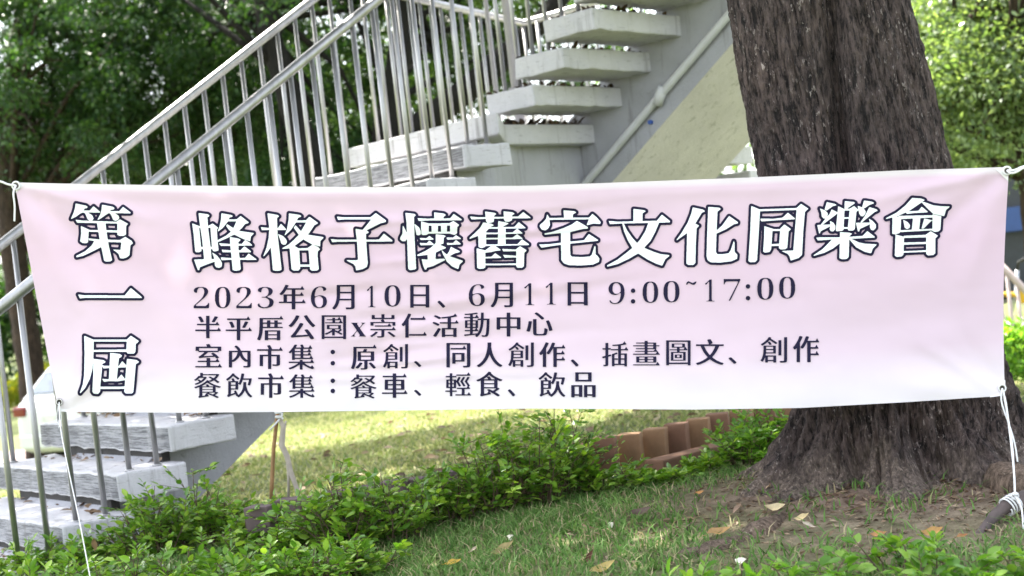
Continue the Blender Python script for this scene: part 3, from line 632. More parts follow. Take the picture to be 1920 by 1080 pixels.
'集': [[60,0,71,0,83,3,86,4,86,6,74,26,75,29,77,30,124,30,125,28,125,26,116,5,117,4,130,0,139,0,142,1,155,28,158,30,200,30,203,26,214,7,215,6,217,7,229,28,234,31,235,37,236,41,236,42,233,44,209,44,209,47,213,54,220,64,223,67,225,74,225,76,223,77,211,77,210,79,220,97,224,100,228,114,238,132,243,136,245,146,242,148,235,148,234,149,246,171,251,175,251,181,253,184,253,186,248,188,164,188,161,189,161,191,163,193,181,206,201,216,221,225,224,224,233,211,235,210,253,236,255,241,255,242,248,244,243,250,234,250,214,243,193,234,164,218,142,203,140,205,140,252,138,255,114,255,112,254,111,207,111,205,110,205,81,223,69,231,49,241,19,252,11,253,9,251,1,239,1,237,30,227,59,213,82,199,90,194,91,191,91,189,89,188,4,188,3,186,3,184,3,176,4,173,109,173,111,171,112,156,113,155,115,155,139,155,140,157,140,170,142,173,216,173,219,171,231,149,230,148,227,148,66,148,63,149,63,155,61,157,35,156,34,153,34,78,32,78,21,88,14,89,10,88,0,78,1,76,9,69,25,52,31,44,43,28], [65,44,63,45,63,48,63,63,65,65,116,66,119,64,119,47,117,44], [149,44,148,47,148,63,148,65,150,66,189,65,201,45,200,44,198,44], [65,77,63,79,63,81,63,96,65,99,116,99,119,97,119,80,117,77], [149,77,148,80,148,96,148,98,150,99,190,99,192,96,202,79,201,78,199,77], [65,112,63,114,63,116,63,131,65,134,116,134,119,132,119,115,117,112], [149,112,148,115,148,131,149,133,152,134,209,134,212,130,221,114,220,112,217,112]],
'原': [[234,0,235,0,236,1,247,21,253,25,253,32,255,36,255,37,251,39,61,39,57,40,57,120,56,126,56,140,52,173,48,196,43,214,37,233,29,249,14,249,1,241,0,238,5,226,10,214,15,194,21,158,21,149,22,145,22,130,23,125,24,24,27,23,219,23,221,21], [130,45,142,45,163,48,163,51,155,66,155,68,157,70,228,70,232,71,232,164,231,166,229,166,167,167,166,170,166,234,164,243,163,246,157,252,143,255,102,255,99,253,96,243,97,241,127,240,129,240,132,238,132,168,129,167,70,167,67,165,67,73,67,71,69,70,118,70,121,65], [102,83,101,84,100,86,100,109,102,111,194,112,196,111,197,110,197,85,196,83], [102,124,101,126,100,128,100,150,102,153,194,153,196,153,197,151,197,127,196,124], [87,183,101,183,115,188,116,189,116,191,92,223,74,243,70,244,61,244,57,243,46,235,45,233,68,209], [189,184,201,183,204,185,220,200,241,224,248,233,249,237,235,245,221,244,204,223,178,193,178,191,179,189]],
'創': [[79,1,89,0,95,2,103,5,100,13,102,17,142,43,160,56,160,59,154,67,150,69,141,69,110,46,89,32,87,31,83,34,74,45,73,47,80,45,89,46,107,69,107,71,106,72,95,78,85,77,71,56,68,53,66,52,42,71,22,84,13,85,10,84,3,72,3,70,28,54,46,40,63,23], [226,1,252,0,254,1,255,3,255,230,253,238,251,244,247,249,242,251,229,254,217,254,212,255,191,255,188,253,184,241,185,238,220,238,223,236,225,232,225,4], [172,31,197,30,198,31,200,33,200,179,199,182,197,183,174,183,172,183,171,180,171,34], [30,85,143,85,147,86,147,159,146,163,53,164,52,165,51,169,49,180,50,182,52,182,149,183,150,186,150,250,149,253,124,254,122,251,122,242,120,240,75,240,73,240,71,242,71,251,69,254,46,254,45,251,44,203,43,203,37,218,30,232,22,244,20,245,13,244,0,234,0,231,6,222,14,206,20,188,24,173,26,159,27,136,28,132,28,89], [57,96,55,98,55,100,55,115,57,118,117,118,119,118,121,116,121,99,119,96], [57,129,55,130,54,137,54,149,56,152,117,152,119,152,121,150,121,132,119,129], [73,195,71,196,71,199,71,224,72,227,118,227,121,226,122,199,121,195]],
'人': [[108,1,141,0,144,1,145,10,144,16,144,31,142,41,146,65,155,104,166,136,182,167,202,196,223,217,255,238,255,239,253,243,244,253,230,254,226,252,205,239,187,225,176,213,167,202,153,181,140,158,127,127,126,127,126,129,112,163,102,181,83,209,66,227,51,240,30,254,27,255,12,255,0,242,0,241,2,238,31,218,47,202,60,186,81,150,93,116,101,81,106,47,106,34,107,29,107,3]],
'作': [[63,0,76,0,91,5,93,7,87,25,68,64,68,105,69,109,68,114,68,253,66,255,38,255,36,254,35,251,35,120,34,119,33,119,23,130,10,131,8,129,0,112,3,106,17,90,34,63,47,39], [126,3,139,2,154,7,156,9,150,26,143,42,143,45,145,46,220,46,222,45,233,23,235,22,247,45,252,47,253,55,255,60,253,62,250,62,176,63,173,63,172,64,172,104,173,107,214,108,216,106,227,85,229,84,241,106,246,109,247,116,249,121,247,123,244,124,173,125,172,128,172,169,176,170,217,170,219,169,230,147,232,146,244,169,249,171,250,179,252,184,250,186,247,187,173,187,172,191,172,252,170,255,140,255,138,253,137,64,135,63,133,64,116,96,107,109,97,122,83,122,70,109,85,89,100,63,110,42,124,5]],
'插': [[217,0,218,0,219,1,237,27,238,29,238,30,226,34,205,38,187,41,184,42,184,45,184,77,186,78,219,78,233,57,235,56,248,77,252,79,253,85,255,90,253,91,250,92,185,92,184,95,184,121,184,122,185,123,239,122,241,123,243,124,242,254,240,255,218,255,217,252,216,243,215,241,213,241,124,241,121,243,121,251,119,254,97,254,95,253,94,133,95,131,96,129,117,122,137,114,144,114,148,120,152,126,150,128,135,134,124,137,121,138,121,170,121,172,124,173,152,173,154,176,154,186,151,187,124,187,121,188,121,224,121,226,124,227,153,227,156,225,156,95,155,93,153,92,89,92,87,91,86,85,85,84,63,85,61,85,60,87,61,137,61,138,63,138,77,134,86,135,88,136,89,147,87,149,64,156,60,159,60,234,59,242,55,247,48,251,41,253,31,253,26,254,15,253,13,250,11,242,11,239,28,239,30,238,31,236,32,168,31,167,29,167,11,172,5,172,3,170,0,157,3,155,29,148,31,146,32,87,31,86,29,85,4,84,3,82,3,71,4,69,6,69,29,69,31,67,32,17,36,16,58,16,60,17,60,66,62,68,84,69,85,70,86,78,87,79,153,78,155,78,156,76,156,48,155,45,146,45,124,47,103,47,101,45,99,37,99,35,148,31,173,28,198,23,202,21], [184,137,184,140,184,173,216,173,217,169,216,137,214,137], [184,186,184,190,184,226,187,227,216,226,217,223,216,187,214,186]],
'畫': [[111,0,138,0,139,3,140,16,142,18,220,18,222,21,222,43,223,46,251,47,252,49,252,54,250,57,225,57,222,58,222,84,221,87,222,91,229,102,236,110,249,132,253,134,255,143,253,145,249,145,1,145,0,142,0,136,1,134,3,133,107,133,110,132,110,117,109,114,23,114,21,113,20,110,21,106,23,105,109,104,110,103,110,101,110,90,109,87,31,87,28,85,28,80,28,77,31,76,109,76,110,73,110,60,109,58,3,57,0,55,0,50,1,47,3,46,109,46,110,44,110,42,110,31,109,29,32,28,29,27,29,21,30,19,32,18,109,17,110,16,110,3], [141,29,140,30,139,33,139,43,141,46,190,46,193,44,193,31,191,29], [141,57,140,59,139,61,139,73,141,76,190,76,193,74,193,60,191,57], [141,87,139,90,139,102,140,104,143,105,196,105,198,103,207,89,206,87,204,87], [141,114,139,117,139,130,140,133,143,133,217,133,219,132,228,116,227,115,225,114], [31,163,221,162,223,164,223,166,223,225,221,226,219,226,32,226,30,225,30,222,30,166], [61,172,59,173,59,176,59,186,61,189,108,189,110,188,110,174,109,172], [141,172,140,173,139,176,139,186,141,189,190,189,193,188,193,174,191,172], [61,198,59,200,59,202,59,214,61,217,108,217,110,215,110,201,109,198], [141,198,140,200,139,202,139,214,141,217,190,217,193,215,193,201,191,198], [233,220,235,220,236,221,249,241,253,245,255,252,255,253,251,255,4,255,1,254,0,252,0,246,3,244,216,244,219,242]],
'圖': [[1,1,4,0,254,1,255,4,254,254,252,255,227,255,225,253,225,244,222,242,34,242,32,242,30,244,30,253,28,255,1,254,0,251,0,4], [32,16,30,18,30,20,31,225,34,226,224,225,225,222,224,17,221,16], [59,33,192,33,195,34,197,66,200,67,203,69,216,89,220,93,222,99,222,100,217,102,141,102,140,105,140,115,140,117,143,118,200,118,204,120,204,204,203,207,54,208,50,207,49,204,50,120,54,118,110,118,112,118,113,115,113,105,111,102,39,102,35,100,35,94,38,92,109,92,111,92,113,90,113,78,111,75,61,75,58,74,58,37], [87,41,86,43,85,45,85,62,87,65,163,65,165,65,167,63,167,44,165,41], [141,75,140,78,140,89,140,91,143,92,180,92,182,90,191,77,190,76,188,75], [78,128,76,130,76,132,76,194,77,198,173,198,176,197,177,132,176,129], [91,146,162,145,164,148,163,179,162,181,159,181,92,181,90,179,90,177,90,148], [115,153,113,155,113,171,114,173,135,174,139,173,139,155,138,153]],
'餐': [[58,0,82,0,84,3,84,12,86,13,130,14,132,17,132,22,129,24,85,25,84,28,84,39,85,41,98,42,104,40,112,41,121,46,121,47,121,49,114,60,108,67,94,82,79,93,67,102,48,111,35,117,21,121,12,121,5,113,5,111,30,101,45,93,47,91,47,89,44,86,32,77,31,75,32,73,37,69,46,68,66,79,73,73,86,60,89,55,89,52,87,51,52,51,50,52,45,58,31,72,17,81,7,80,0,73,0,71,16,59,29,46,39,33,41,32,48,32,54,33,57,32,57,3], [220,12,230,12,239,16,240,19,234,32,227,42,222,48,209,62,208,65,210,68,240,90,241,91,241,93,233,101,230,103,222,103,189,78,165,91,159,92,149,92,147,88,144,86,143,87,143,89,145,92,165,105,195,120,228,132,252,138,255,140,254,143,248,151,246,153,238,153,223,149,209,144,207,144,206,145,206,194,207,195,211,194,220,194,229,200,230,202,225,207,204,224,204,228,206,230,234,243,235,245,232,250,229,254,227,255,216,255,179,237,155,226,131,218,130,218,131,222,134,228,138,230,140,238,139,240,72,250,54,255,46,255,44,254,39,243,47,235,49,228,49,149,48,148,46,148,19,157,12,158,8,155,1,145,1,144,33,133,50,126,77,112,100,96,113,86,122,76,132,75,141,79,143,79,153,75,166,69,167,66,166,63,138,47,138,44,144,39,157,38,185,53,187,53,191,50,203,36,208,29,208,27,207,26,135,25,134,24,133,21,133,15,135,13], [125,102,103,119,78,133,77,135,77,137,116,138,118,136,118,134,111,123,111,121,117,118,125,117,131,117,133,118,141,128,147,136,149,138,180,138,183,137,183,135,182,133,162,124,146,114,129,103], [80,147,79,150,79,163,79,165,81,166,175,166,177,165,178,163,177,149,175,147], [80,174,79,177,79,189,79,191,81,192,175,192,177,192,178,189,177,176,175,174], [80,202,79,203,79,206,79,232,80,235,96,233,101,231,117,205,119,204,120,204,123,208,125,207,126,205,125,203,123,202], [144,202,143,205,144,206,179,219,184,217,200,203,199,202,196,202]],
'飲': [[61,0,70,0,83,5,83,7,81,12,82,14,119,44,129,53,130,54,129,57,120,67,111,67,89,47,70,31,67,30,47,52,28,68,16,77,7,76,0,64,0,60,13,51,29,38,48,18], [150,2,160,1,175,4,176,5,176,10,174,23,169,48,169,51,170,53,226,53,237,52,250,55,251,56,249,68,244,95,235,127,234,128,227,129,214,125,211,122,220,82,221,73,220,69,165,69,162,72,153,97,142,120,140,122,133,122,121,114,119,114,118,169,117,173,51,173,48,175,47,219,50,220,80,207,81,205,81,202,76,192,75,189,78,187,86,183,94,183,97,184,118,226,120,228,122,226,130,219,143,202,153,183,158,169,163,152,166,132,166,115,167,110,168,93,170,92,193,92,195,92,196,95,196,119,195,125,197,136,203,159,210,181,219,199,227,212,234,221,244,232,255,240,255,242,249,248,246,254,243,255,235,255,226,248,212,235,202,220,194,206,185,186,183,184,181,186,173,204,158,226,137,246,125,255,117,255,109,247,105,243,98,241,91,224,88,222,49,238,25,251,16,251,15,250,9,236,10,234,14,230,17,226,20,218,20,84,23,83,58,82,59,81,59,79,52,60,52,58,54,57,65,53,74,53,77,57,85,80,87,82,115,83,118,84,118,103,119,105,120,105,122,102,128,90,138,61,145,25,148,5], [49,96,47,97,47,99,47,118,49,120,88,121,91,119,91,98,89,96], [49,132,47,134,47,136,47,157,48,159,87,160,90,159,91,136,90,133]],
'車': [[109,1,112,0,142,1,143,3,143,24,144,25,147,25,211,25,213,24,224,2,226,2,239,24,244,26,244,34,246,38,246,40,243,41,147,41,143,42,143,63,144,65,221,65,224,67,225,167,224,170,222,171,144,171,143,174,143,195,143,196,146,198,220,197,221,196,233,175,235,174,247,196,253,199,253,206,255,211,255,212,250,214,144,214,143,217,143,252,142,254,139,255,111,255,108,254,108,217,106,214,4,214,1,213,0,200,1,198,3,198,104,198,106,197,108,196,108,174,106,171,31,171,29,170,28,167,29,67,32,65,106,65,108,63,107,42,104,41,10,41,8,40,8,29,8,26,10,25,106,25,108,22,108,3], [63,81,61,82,61,84,61,109,62,111,104,111,107,110,108,84,107,81], [144,81,143,82,143,84,143,109,144,111,187,111,190,110,191,84,190,81], [63,125,61,127,61,129,61,154,62,157,104,157,107,156,108,129,107,126], [144,125,143,127,143,129,143,154,144,157,187,157,190,156,191,129,190,126]],
'輕': [[230,0,231,0,232,1,244,21,249,24,249,30,251,34,251,36,249,37,112,37,110,36,110,24,112,23,215,23,217,21], [45,10,67,10,70,11,70,37,72,39,109,39,111,41,111,51,110,54,71,54,70,57,70,74,72,77,107,77,108,80,109,90,110,90,114,84,129,53,131,50,139,49,152,53,153,54,145,73,133,95,132,97,134,102,151,131,156,142,156,145,154,146,143,151,135,151,133,148,123,127,113,110,111,106,110,105,109,105,108,166,106,168,71,168,70,170,70,190,71,192,73,193,112,193,114,196,113,206,111,207,73,208,71,209,70,252,70,254,68,255,48,255,46,253,45,210,44,208,3,207,1,207,0,205,0,196,2,193,43,193,45,191,45,170,44,168,11,168,9,167,9,164,9,79,11,77,43,76,44,74,44,55,42,54,6,54,4,51,4,43,5,40,7,39,43,39,44,37,44,12], [174,50,182,49,195,53,197,54,192,65,174,96,175,100,191,125,201,143,200,145,188,150,180,150,177,148,163,121,149,99,150,95,159,80], [219,50,228,49,240,53,242,54,242,57,237,65,220,94,219,99,219,101,235,123,246,142,246,144,245,145,236,150,234,152,240,162,244,164,245,170,247,175,245,177,242,178,195,178,192,179,192,232,194,234,219,234,223,230,232,213,234,211,236,211,248,232,253,235,255,246,253,247,250,247,101,247,100,245,100,237,101,234,161,234,163,232,163,179,161,178,116,177,115,175,115,166,116,164,210,163,213,162,221,148,221,145,211,126,193,100,192,97,204,78], [34,89,32,92,33,115,35,117,45,117,47,114,46,91,44,89], [71,89,69,92,70,115,72,117,83,117,84,114,84,91,82,89], [34,128,32,131,33,154,35,155,45,155,47,153,46,130,44,128], [71,128,69,131,70,154,72,155,83,155,84,153,84,130,82,128]],
'食': [[117,0,132,0,144,6,146,9,145,14,147,18,156,27,167,37,181,47,193,54,215,66,241,77,254,81,255,82,247,95,244,96,229,96,210,89,208,91,208,166,210,167,218,168,227,175,228,177,220,185,189,206,187,208,186,211,190,214,215,230,229,241,230,242,230,244,219,255,207,255,204,254,167,228,132,207,131,207,132,210,136,218,141,221,142,228,144,233,142,234,87,246,67,251,55,255,42,254,37,242,37,240,42,230,44,222,43,95,43,94,41,93,24,100,9,100,2,90,0,87,2,85,26,75,46,64,68,50,81,40,95,27,108,13], [126,35,110,49,110,51,118,49,129,49,131,50,137,58,147,76,149,78,177,78,179,77,179,75,178,73,154,57,140,46,128,35], [101,57,78,73,76,75,77,77,80,78,112,77,113,76,113,74,109,66,104,58,102,57], [79,92,77,94,77,96,77,115,79,118,170,118,173,118,174,117,174,95,173,92], [79,131,77,133,77,135,77,157,79,159,170,160,173,159,174,158,174,134,173,131], [79,174,77,176,77,225,78,227,80,228,104,224,108,221,116,207,118,200,117,199,107,193,106,191,107,189,115,182,130,182,162,197,175,189,187,180,190,176,189,174,187,173]],
'品': [[43,0,211,0,213,2,213,4,213,93,211,94,209,95,44,94,42,93,42,90,42,4], [80,17,78,19,78,21,78,72,79,76,172,76,175,75,176,21,175,17], [1,130,112,130,116,131,116,248,115,252,82,252,81,251,80,241,77,239,40,239,38,239,36,241,36,252,34,255,3,255,1,254,0,134], [134,130,137,130,254,130,255,134,254,253,251,254,219,254,218,251,218,241,215,239,172,239,169,239,168,241,168,252,166,255,134,254,133,251,133,134], [38,147,36,149,36,151,37,221,40,222,79,222,80,218,80,148,76,147], [169,147,168,149,168,151,168,221,172,222,217,222,218,218,217,148,214,147]],
'、': [[42,2,81,0,108,23,137,54,222,154,252,195,255,203,252,210,209,253,176,255,167,252,116,183,39,92,1,52,0,48,4,40]],
'0': [[98,0,155,0,185,6,209,17,234,43,247,71,255,98,255,150,251,169,244,190,231,214,209,235,191,244,158,252,136,255,119,255,83,250,57,242,39,231,27,218,14,199,3,169,0,152,0,101,7,73,17,47,30,30,50,14,73,5], [113,11,95,20,83,30,72,58,68,77,68,116,65,126,68,137,68,175,75,205,86,226,109,241,129,244,149,241,160,235,169,226,179,211,186,180,190,111,186,101,186,71,179,45,172,30,165,23,145,11]],
'1': [[119,1,168,0,173,1,176,5,178,230,184,239,199,247,210,249,251,249,255,252,251,255,43,255,36,255,32,252,39,249,74,249,84,247,100,239,107,230,107,34,102,29,91,27,67,41,57,50,39,58,29,61,11,60,4,56,0,49,4,45,29,39,67,25]],
'2': [[80,1,152,0,173,3,200,9,215,16,229,27,240,46,241,59,237,72,229,85,204,109,183,125,41,214,38,217,38,221,44,226,51,227,193,227,216,218,230,208,240,192,250,191,255,196,255,239,251,252,247,255,11,255,4,255,0,252,1,226,112,151,129,138,146,122,160,105,171,83,174,68,174,46,168,29,164,25,146,13,129,9,102,9,88,14,74,22,61,40,55,70,38,70,21,66,11,61,4,53,3,42,4,35,11,24,25,15,38,9,65,3]],
'3': [[79,1,151,0,194,8,211,14,228,24,234,31,241,48,241,58,237,69,220,89,200,99,163,111,156,118,164,124,200,132,220,139,237,148,249,160,255,173,255,192,251,205,241,220,224,233,197,244,151,253,101,255,71,253,44,248,13,237,6,231,0,220,0,211,4,205,11,200,25,197,29,199,31,207,37,218,63,235,98,242,117,242,144,237,154,234,174,220,184,205,188,190,188,175,181,158,170,149,151,137,131,130,107,127,68,127,63,122,68,117,111,117,124,114,141,108,158,97,164,90,171,77,175,60,172,39,164,26,144,13,131,9,104,9,91,12,76,20,65,33,60,48,59,60,54,63,38,63,15,56,9,52,4,43,3,37,7,29,18,18,31,11,44,7]],
'6': [[124,1,183,0,210,5,234,14,244,27,244,37,233,48,216,52,200,54,196,52,194,39,189,27,181,18,170,12,159,9,136,9,116,13,92,28,78,46,64,80,60,99,62,112,69,116,75,116,99,109,129,104,169,104,196,109,221,118,234,126,244,137,255,163,255,184,251,199,241,216,221,235,196,246,180,250,136,255,89,250,62,242,40,231,14,201,4,175,0,158,0,112,11,78,24,54,41,35,59,21,75,13,96,7], [116,113,89,120,75,126,62,135,60,160,64,182,75,209,85,222,98,233,106,237,119,242,146,242,157,239,174,228,187,211,191,197,191,156,187,143,179,133,159,119,136,113]],
'7': [[3,1,244,0,251,0,255,3,255,14,241,36,110,241,101,252,96,255,79,254,78,250,218,45,221,34,214,29,207,28,49,29,38,32,24,40,18,47,13,62,5,65,1,62,0,58,0,5]],
'9': [[94,0,149,0,180,6,210,19,224,30,241,52,251,75,255,92,255,141,251,156,240,186,220,213,200,231,166,246,136,252,106,255,65,252,34,243,20,231,17,222,18,213,22,210,28,210,52,232,75,242,92,244,112,244,140,237,163,222,177,205,183,192,194,150,193,132,186,128,180,128,146,144,109,150,96,150,62,146,39,138,18,124,4,105,0,88,0,71,4,56,13,41,28,24,39,16,52,11,72,4], [112,11,92,18,82,25,74,34,64,58,64,94,68,107,75,115,92,129,112,135,146,135,166,130,188,115,193,109,195,81,191,62,182,41,161,20,139,11]],
'x': [[1,2,21,0,123,2,123,5,114,8,107,14,107,28,136,78,141,84,148,85,162,71,192,31,192,18,189,12,181,6,169,5,169,2,201,0,243,2,244,5,221,20,206,35,164,88,157,98,156,104,160,114,234,230,255,250,255,253,235,255,132,253,131,250,148,240,148,220,118,171,107,160,96,167,60,217,60,240,71,248,80,250,80,253,51,255,0,253,0,249,24,235,45,214,91,155,95,144,88,124,31,35,19,18,0,5]],
}
# ------------------------------------------------------------------ banner
TOPX = [25, 110, 360, 700, 1000, 1400, 1700, 1893]; TOPY = [342, 344, 348, 351, 348, 333, 319, 313]
BOTX = [112, 330, 560, 800, 1000, 1300, 1500, 1700, 1884]; BOTY = [772, 774, 772, 769, 766, 768, 765, 754, 742]
def edge_l(v): return 27 + 83 * v + 10 * np.sin(np.pi * v) * 0
def edge_r(v): return 1892 - 8 * v - 6 * np.sin(np.pi * v)
def uv2px(u, v):
    xl, xr = edge_l(v), edge_r(v); px = xl + (xr - xl) * u
    py = np.interp(px, TOPX, TOPY) * (1 - v) + np.interp(px, BOTX, BOTY) * v
    # thin the corners of the interpolated edges
    return px, py
def bump_line(px, py, x0, y0, x1, y1, w, amp):
    """a soft fold along a line, fading at its ends"""
    dx, dy = x1 - x0, y1 - y0; L = math.hypot(dx, dy)
    s = ((px - x0) * dx + (py - y0) * dy) / L; d = (-(px - x0) * dy + (py - y0) * dx) / L
    return amp * np.exp(-(d / w) ** 2) * smooth(-.1, .25, s / L) * smooth(1.1, .55, s / L)
FOLDS = []
frng = np.random.default_rng(3)
for x0, y0, lst in ((27, 345, [(320, 420), (240, 520), (190, 640), (420, 385), (130, 700)]), (1892, 316, [(1600, 385), (1700, 470), (1800, 560), (1500, 345)]),
                    (112, 770, [(260, 640), (330, 700), (190, 560)]), (1884, 740, [(1720, 640), (1790, 600), (1640, 715)])):
    for i, (x1, y1) in enumerate(lst): FOLDS.append((x0, y0, x1, y1, 13 + 5 * i, (.0085 if i % 2 else -.0080)))
for k in range(34):          # fine slanting creases in the middle
    x0 = frng.uniform(520, 900); y0 = frng.uniform(365, 740); ln = frng.uniform(160, 480)
    FOLDS.append((x0, y0, x0 + ln, y0 - ln * frng.uniform(.02, .16), frng.uniform(8, 14), frng.choice([-1, 1]) * frng.uniform(.0024, .0060)))
FOLDS += [(40, 362, 1000, 372, 12, -.004), (1000, 372, 1880, 338, 11, -.003), (230, 480, 460, 620, 36, .009), (300, 560, 520, 740, 40, -.006),
          (1690, 660, 1860, 700, 22, .006), (1560, 640, 1840, 560, 40, .004)]
def bdepth(px, py):
    px = np.asarray(px, float); py = np.asarray(py, float)
    d = 4.30 + .035 * np.sin((px - 25) / 1868 * np.pi) + .012 * np.sin(px / 310. + .7) * smooth(330, 800, py) + .01 * np.sin(px / 173. + py / 260.)
    d = d - .05 * smooth(560, 790, py) ** 1.5
    for q in FOLDS: d = d + bump_line(px, py, *q)
    d = d + .004 * fbm(px / 120., py / 70., 0, 31, 3)
    return d
def bpt(px, py, off=0.0):
    px = np.asarray(px, float); py = np.asarray(py, float)
    R = _f[None] + CR[None] * ((px - 960) / F)[:, None] - CU[None] * ((py - 540) / F)[:, None]
    P = R * (bdepth(px, py) - off)[:, None]; P[:, 2] += CZ; return P
ban = empty('banner', at(960, 560, 4.33), 'long pale pink cloth banner with large outlined white title, strung in front of the tree', 'banner')
BO = np.array(ban.location)
nu, nv = 440, 170
uu, vv = np.meshgrid(np.linspace(0, 1, nu), np.linspace(0, 1, nv))
px, py = uv2px(uu.ravel(), vv.ravel())
V = bpt(px, py)
i = np.arange(nu * nv).reshape(nv, nu)
Fq = np.stack([i[:-1, :-1], i[1:, :-1], i[1:, 1:], i[:-1, 1:]], -1).reshape(-1, 4)
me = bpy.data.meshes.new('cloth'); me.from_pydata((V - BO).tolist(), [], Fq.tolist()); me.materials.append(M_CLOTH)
me.polygons.foreach_set('use_smooth', [True] * len(me.polygons))
uvl = me.uv_layers.new(name='UVMap')
li = np.zeros(len(me.loops), np.int32); me.loops.foreach_get('vertex_index', li)
uvl.data.foreach_set('uv', np.stack([uu.ravel()[li], 1 - vv.ravel()[li]], 1).reshape(-1))
me.update(); link('cloth', me, ban)

def fill_px(loops):
    """triangulated fill (even-odd) of closed pixel outlines, cut on a grid so that it can follow the folds"""
    cu = bpy.data.curves.new('outline', 'CURVE'); cu.dimensions = '2D'; cu.fill_mode = 'BOTH'
    for L in loops:
        s = cu.splines.new('POLY'); s.points.add(len(L) - 1); s.use_cyclic_u = True
        for p, (x_, y_) in zip(s.points, L): p.co = (x_ * .01, -y_ * .01, 0, 1)
    o = bpy.data.objects.new('outline', cu); COL.objects.link(o)
    dg = bpy.context.evaluated_depsgraph_get()
    me = bpy.data.meshes.new_from_object(o.evaluated_get(dg), depsgraph=dg)
    bpy.data.objects.remove(o); bpy.data.curves.remove(cu)
    bm = bmesh.new(); bm.from_mesh(me); bpy.data.meshes.remove(me)
    if bm.verts:
        xs = [v.co.x for v in bm.verts]; ys = [v.co.y for v in bm.verts]
        for a, b, no in ((min(xs), max(xs), (1, 0, 0)), (min(ys), max(ys), (0, 1, 0))):
            q = math.ceil(a / .08) * .08
            while q < b:
                bmesh.ops.bisect_plane(bm, geom=bm.verts[:] + bm.edges[:] + bm.faces[:], plane_co=(q, q, 0), plane_no=no, dist=1e-5); q += .08
    bm.verts.index_update()
    Vp = np.array([(v.co.x * 100, -v.co.y * 100) for v in bm.verts]); Fc = [tuple(v.index for v in f.verts) for f in bm.faces]
    bm.free(); return Vp, Fc
def print_part(name, groups, mat, off, par=None):
    mb = MB()
    for k, loops in enumerate(groups):
        Vp, Fc = fill_px(loops)
        if len(Vp): mb.add(bpt(Vp[:, 0], Vp[:, 1], off + (k % 2) * .0002), Fc)
    me = mb.mesh(name, mat, BO, True, False)
    # face the camera side
    bm = bmesh.new(); bm.from_mesh(me); bm.normal_update()
    fl = [f for f in bm.faces if f.normal.y > 0]
    bmesh.ops.reverse_faces(bm, faces=fl); bm.to_mesh(me); bm.free()
    return link(name, me, par or ban)
wh, nv_ = [], []
for ox, oy, L in TITLE_STROKES:
    KR = 3.0; M = np.zeros((450, 450), bool)
    for s, p in L:
        if poly_area(p) < 0: p = p[::-1]
        f = raster(p, 450, 15, KR); M = (M | f) if s > 0 else (M & ~f)
    for m_, out in ((M, wh), (widen(M, 4.9 * KR), nv_)):
        ls = [thin_out(l, .45) for l in trace(soften(m_, 4))]
        out.append([[((x - 14.5) / KR + ox, (y - 14.5) / KR + oy) for x, y in l] for l in ls if abs(poly_area(l)) > 20])
for k, (a_, b_) in enumerate(zip(nv_, wh)):
    o_ = print_part('title_character', [a_], M_NAVY, .0022 + (k % 2) * .0003); print_part('white_fill', [b_], M_LWHITE, .0042, o_)
def place(ch, x0, x1, y0, y1):
    if ch == ':':
        cx = (x0 + x1) / 2; r = 4.3
        return [[(cx + r * math.cos(t), yy + r * math.sin(t)) for t in np.linspace(0, 2 * math.pi, 14, endpoint=False)] for yy in (y0, y1)]
    if ch == '~':
        top = [(x0, y1 - 1), (x0 + 2, y0 + 2), (x0 + 5, y0), (x0 + 9, y0 + 2), (x0 + 13, y1 - 3.5), (x1 - 2, y0 + 1), (x1, y0 + .5)]
        bot = [(x1 - 1, y0 + 4), (x1 - 4, y1), (x0 + 12, y1), (x0 + 8, y0 + 4.5), (x0 + 5, y0 + 3.5), (x0 + 2, y1)]
        return [top + bot]
    return [[(x0 + (x1 - x0) * a / 255, y0 + (y1 - y0) * b / 255) for a, b in q] for q in [list(zip(r[::2], r[1::2])) for r in SMALL[ch]]]
L1 = [('2', 363, 392, 538, 578), ('0', 403, 432, 538, 578), ('2', 443, 472, 538, 578), ('3', 483, 513, 538, 578), ('年', 523, 573, 534, 580), ('6', 583, 613, 537, 578),
      ('月', 623, 665, 534, 580), ('1', 688, 704, 536, 576), ('0', 721, 751, 535, 575), ('日', 769, 805, 534, 577), ('、', 820, 835, 564, 577), ('6', 879, 909, 533, 574),
      ('月', 920, 962, 530, 576), ('1', 983, 1002, 531, 572), ('1', 1023, 1042, 530, 571), ('日', 1064, 1102, 529, 573), ('9', 1141, 1171, 529, 570), (':', 1183, 1191, 545, 565),
      ('0', 1205, 1234, 528, 568), ('0', 1244, 1274, 527, 567), ('~', 1286, 1306, 527, 534), ('1', 1322, 1340, 524, 565), ('7', 1357, 1388, 523, 564), (':', 1398, 1407, 537, 559),
      ('0', 1420, 1450, 521, 562), ('0', 1461, 1491, 519, 560)]
L2 = [('半', 366, 414, 592, 634), ('平', 423, 472, 593, 638), ('厝', 482, 531, 592, 638), ('公', 541, 591, 591, 636), ('園', 603, 649, 591, 636), ('x', 658, 686, 605, 631),
      ('崇', 694, 742, 589, 633), ('仁', 753, 800, 588, 633), ('活', 811, 860, 588, 632), ('動', 870, 918, 586, 632), ('中', 931, 976, 586, 631), ('心', 987, 1036, 586, 629)]
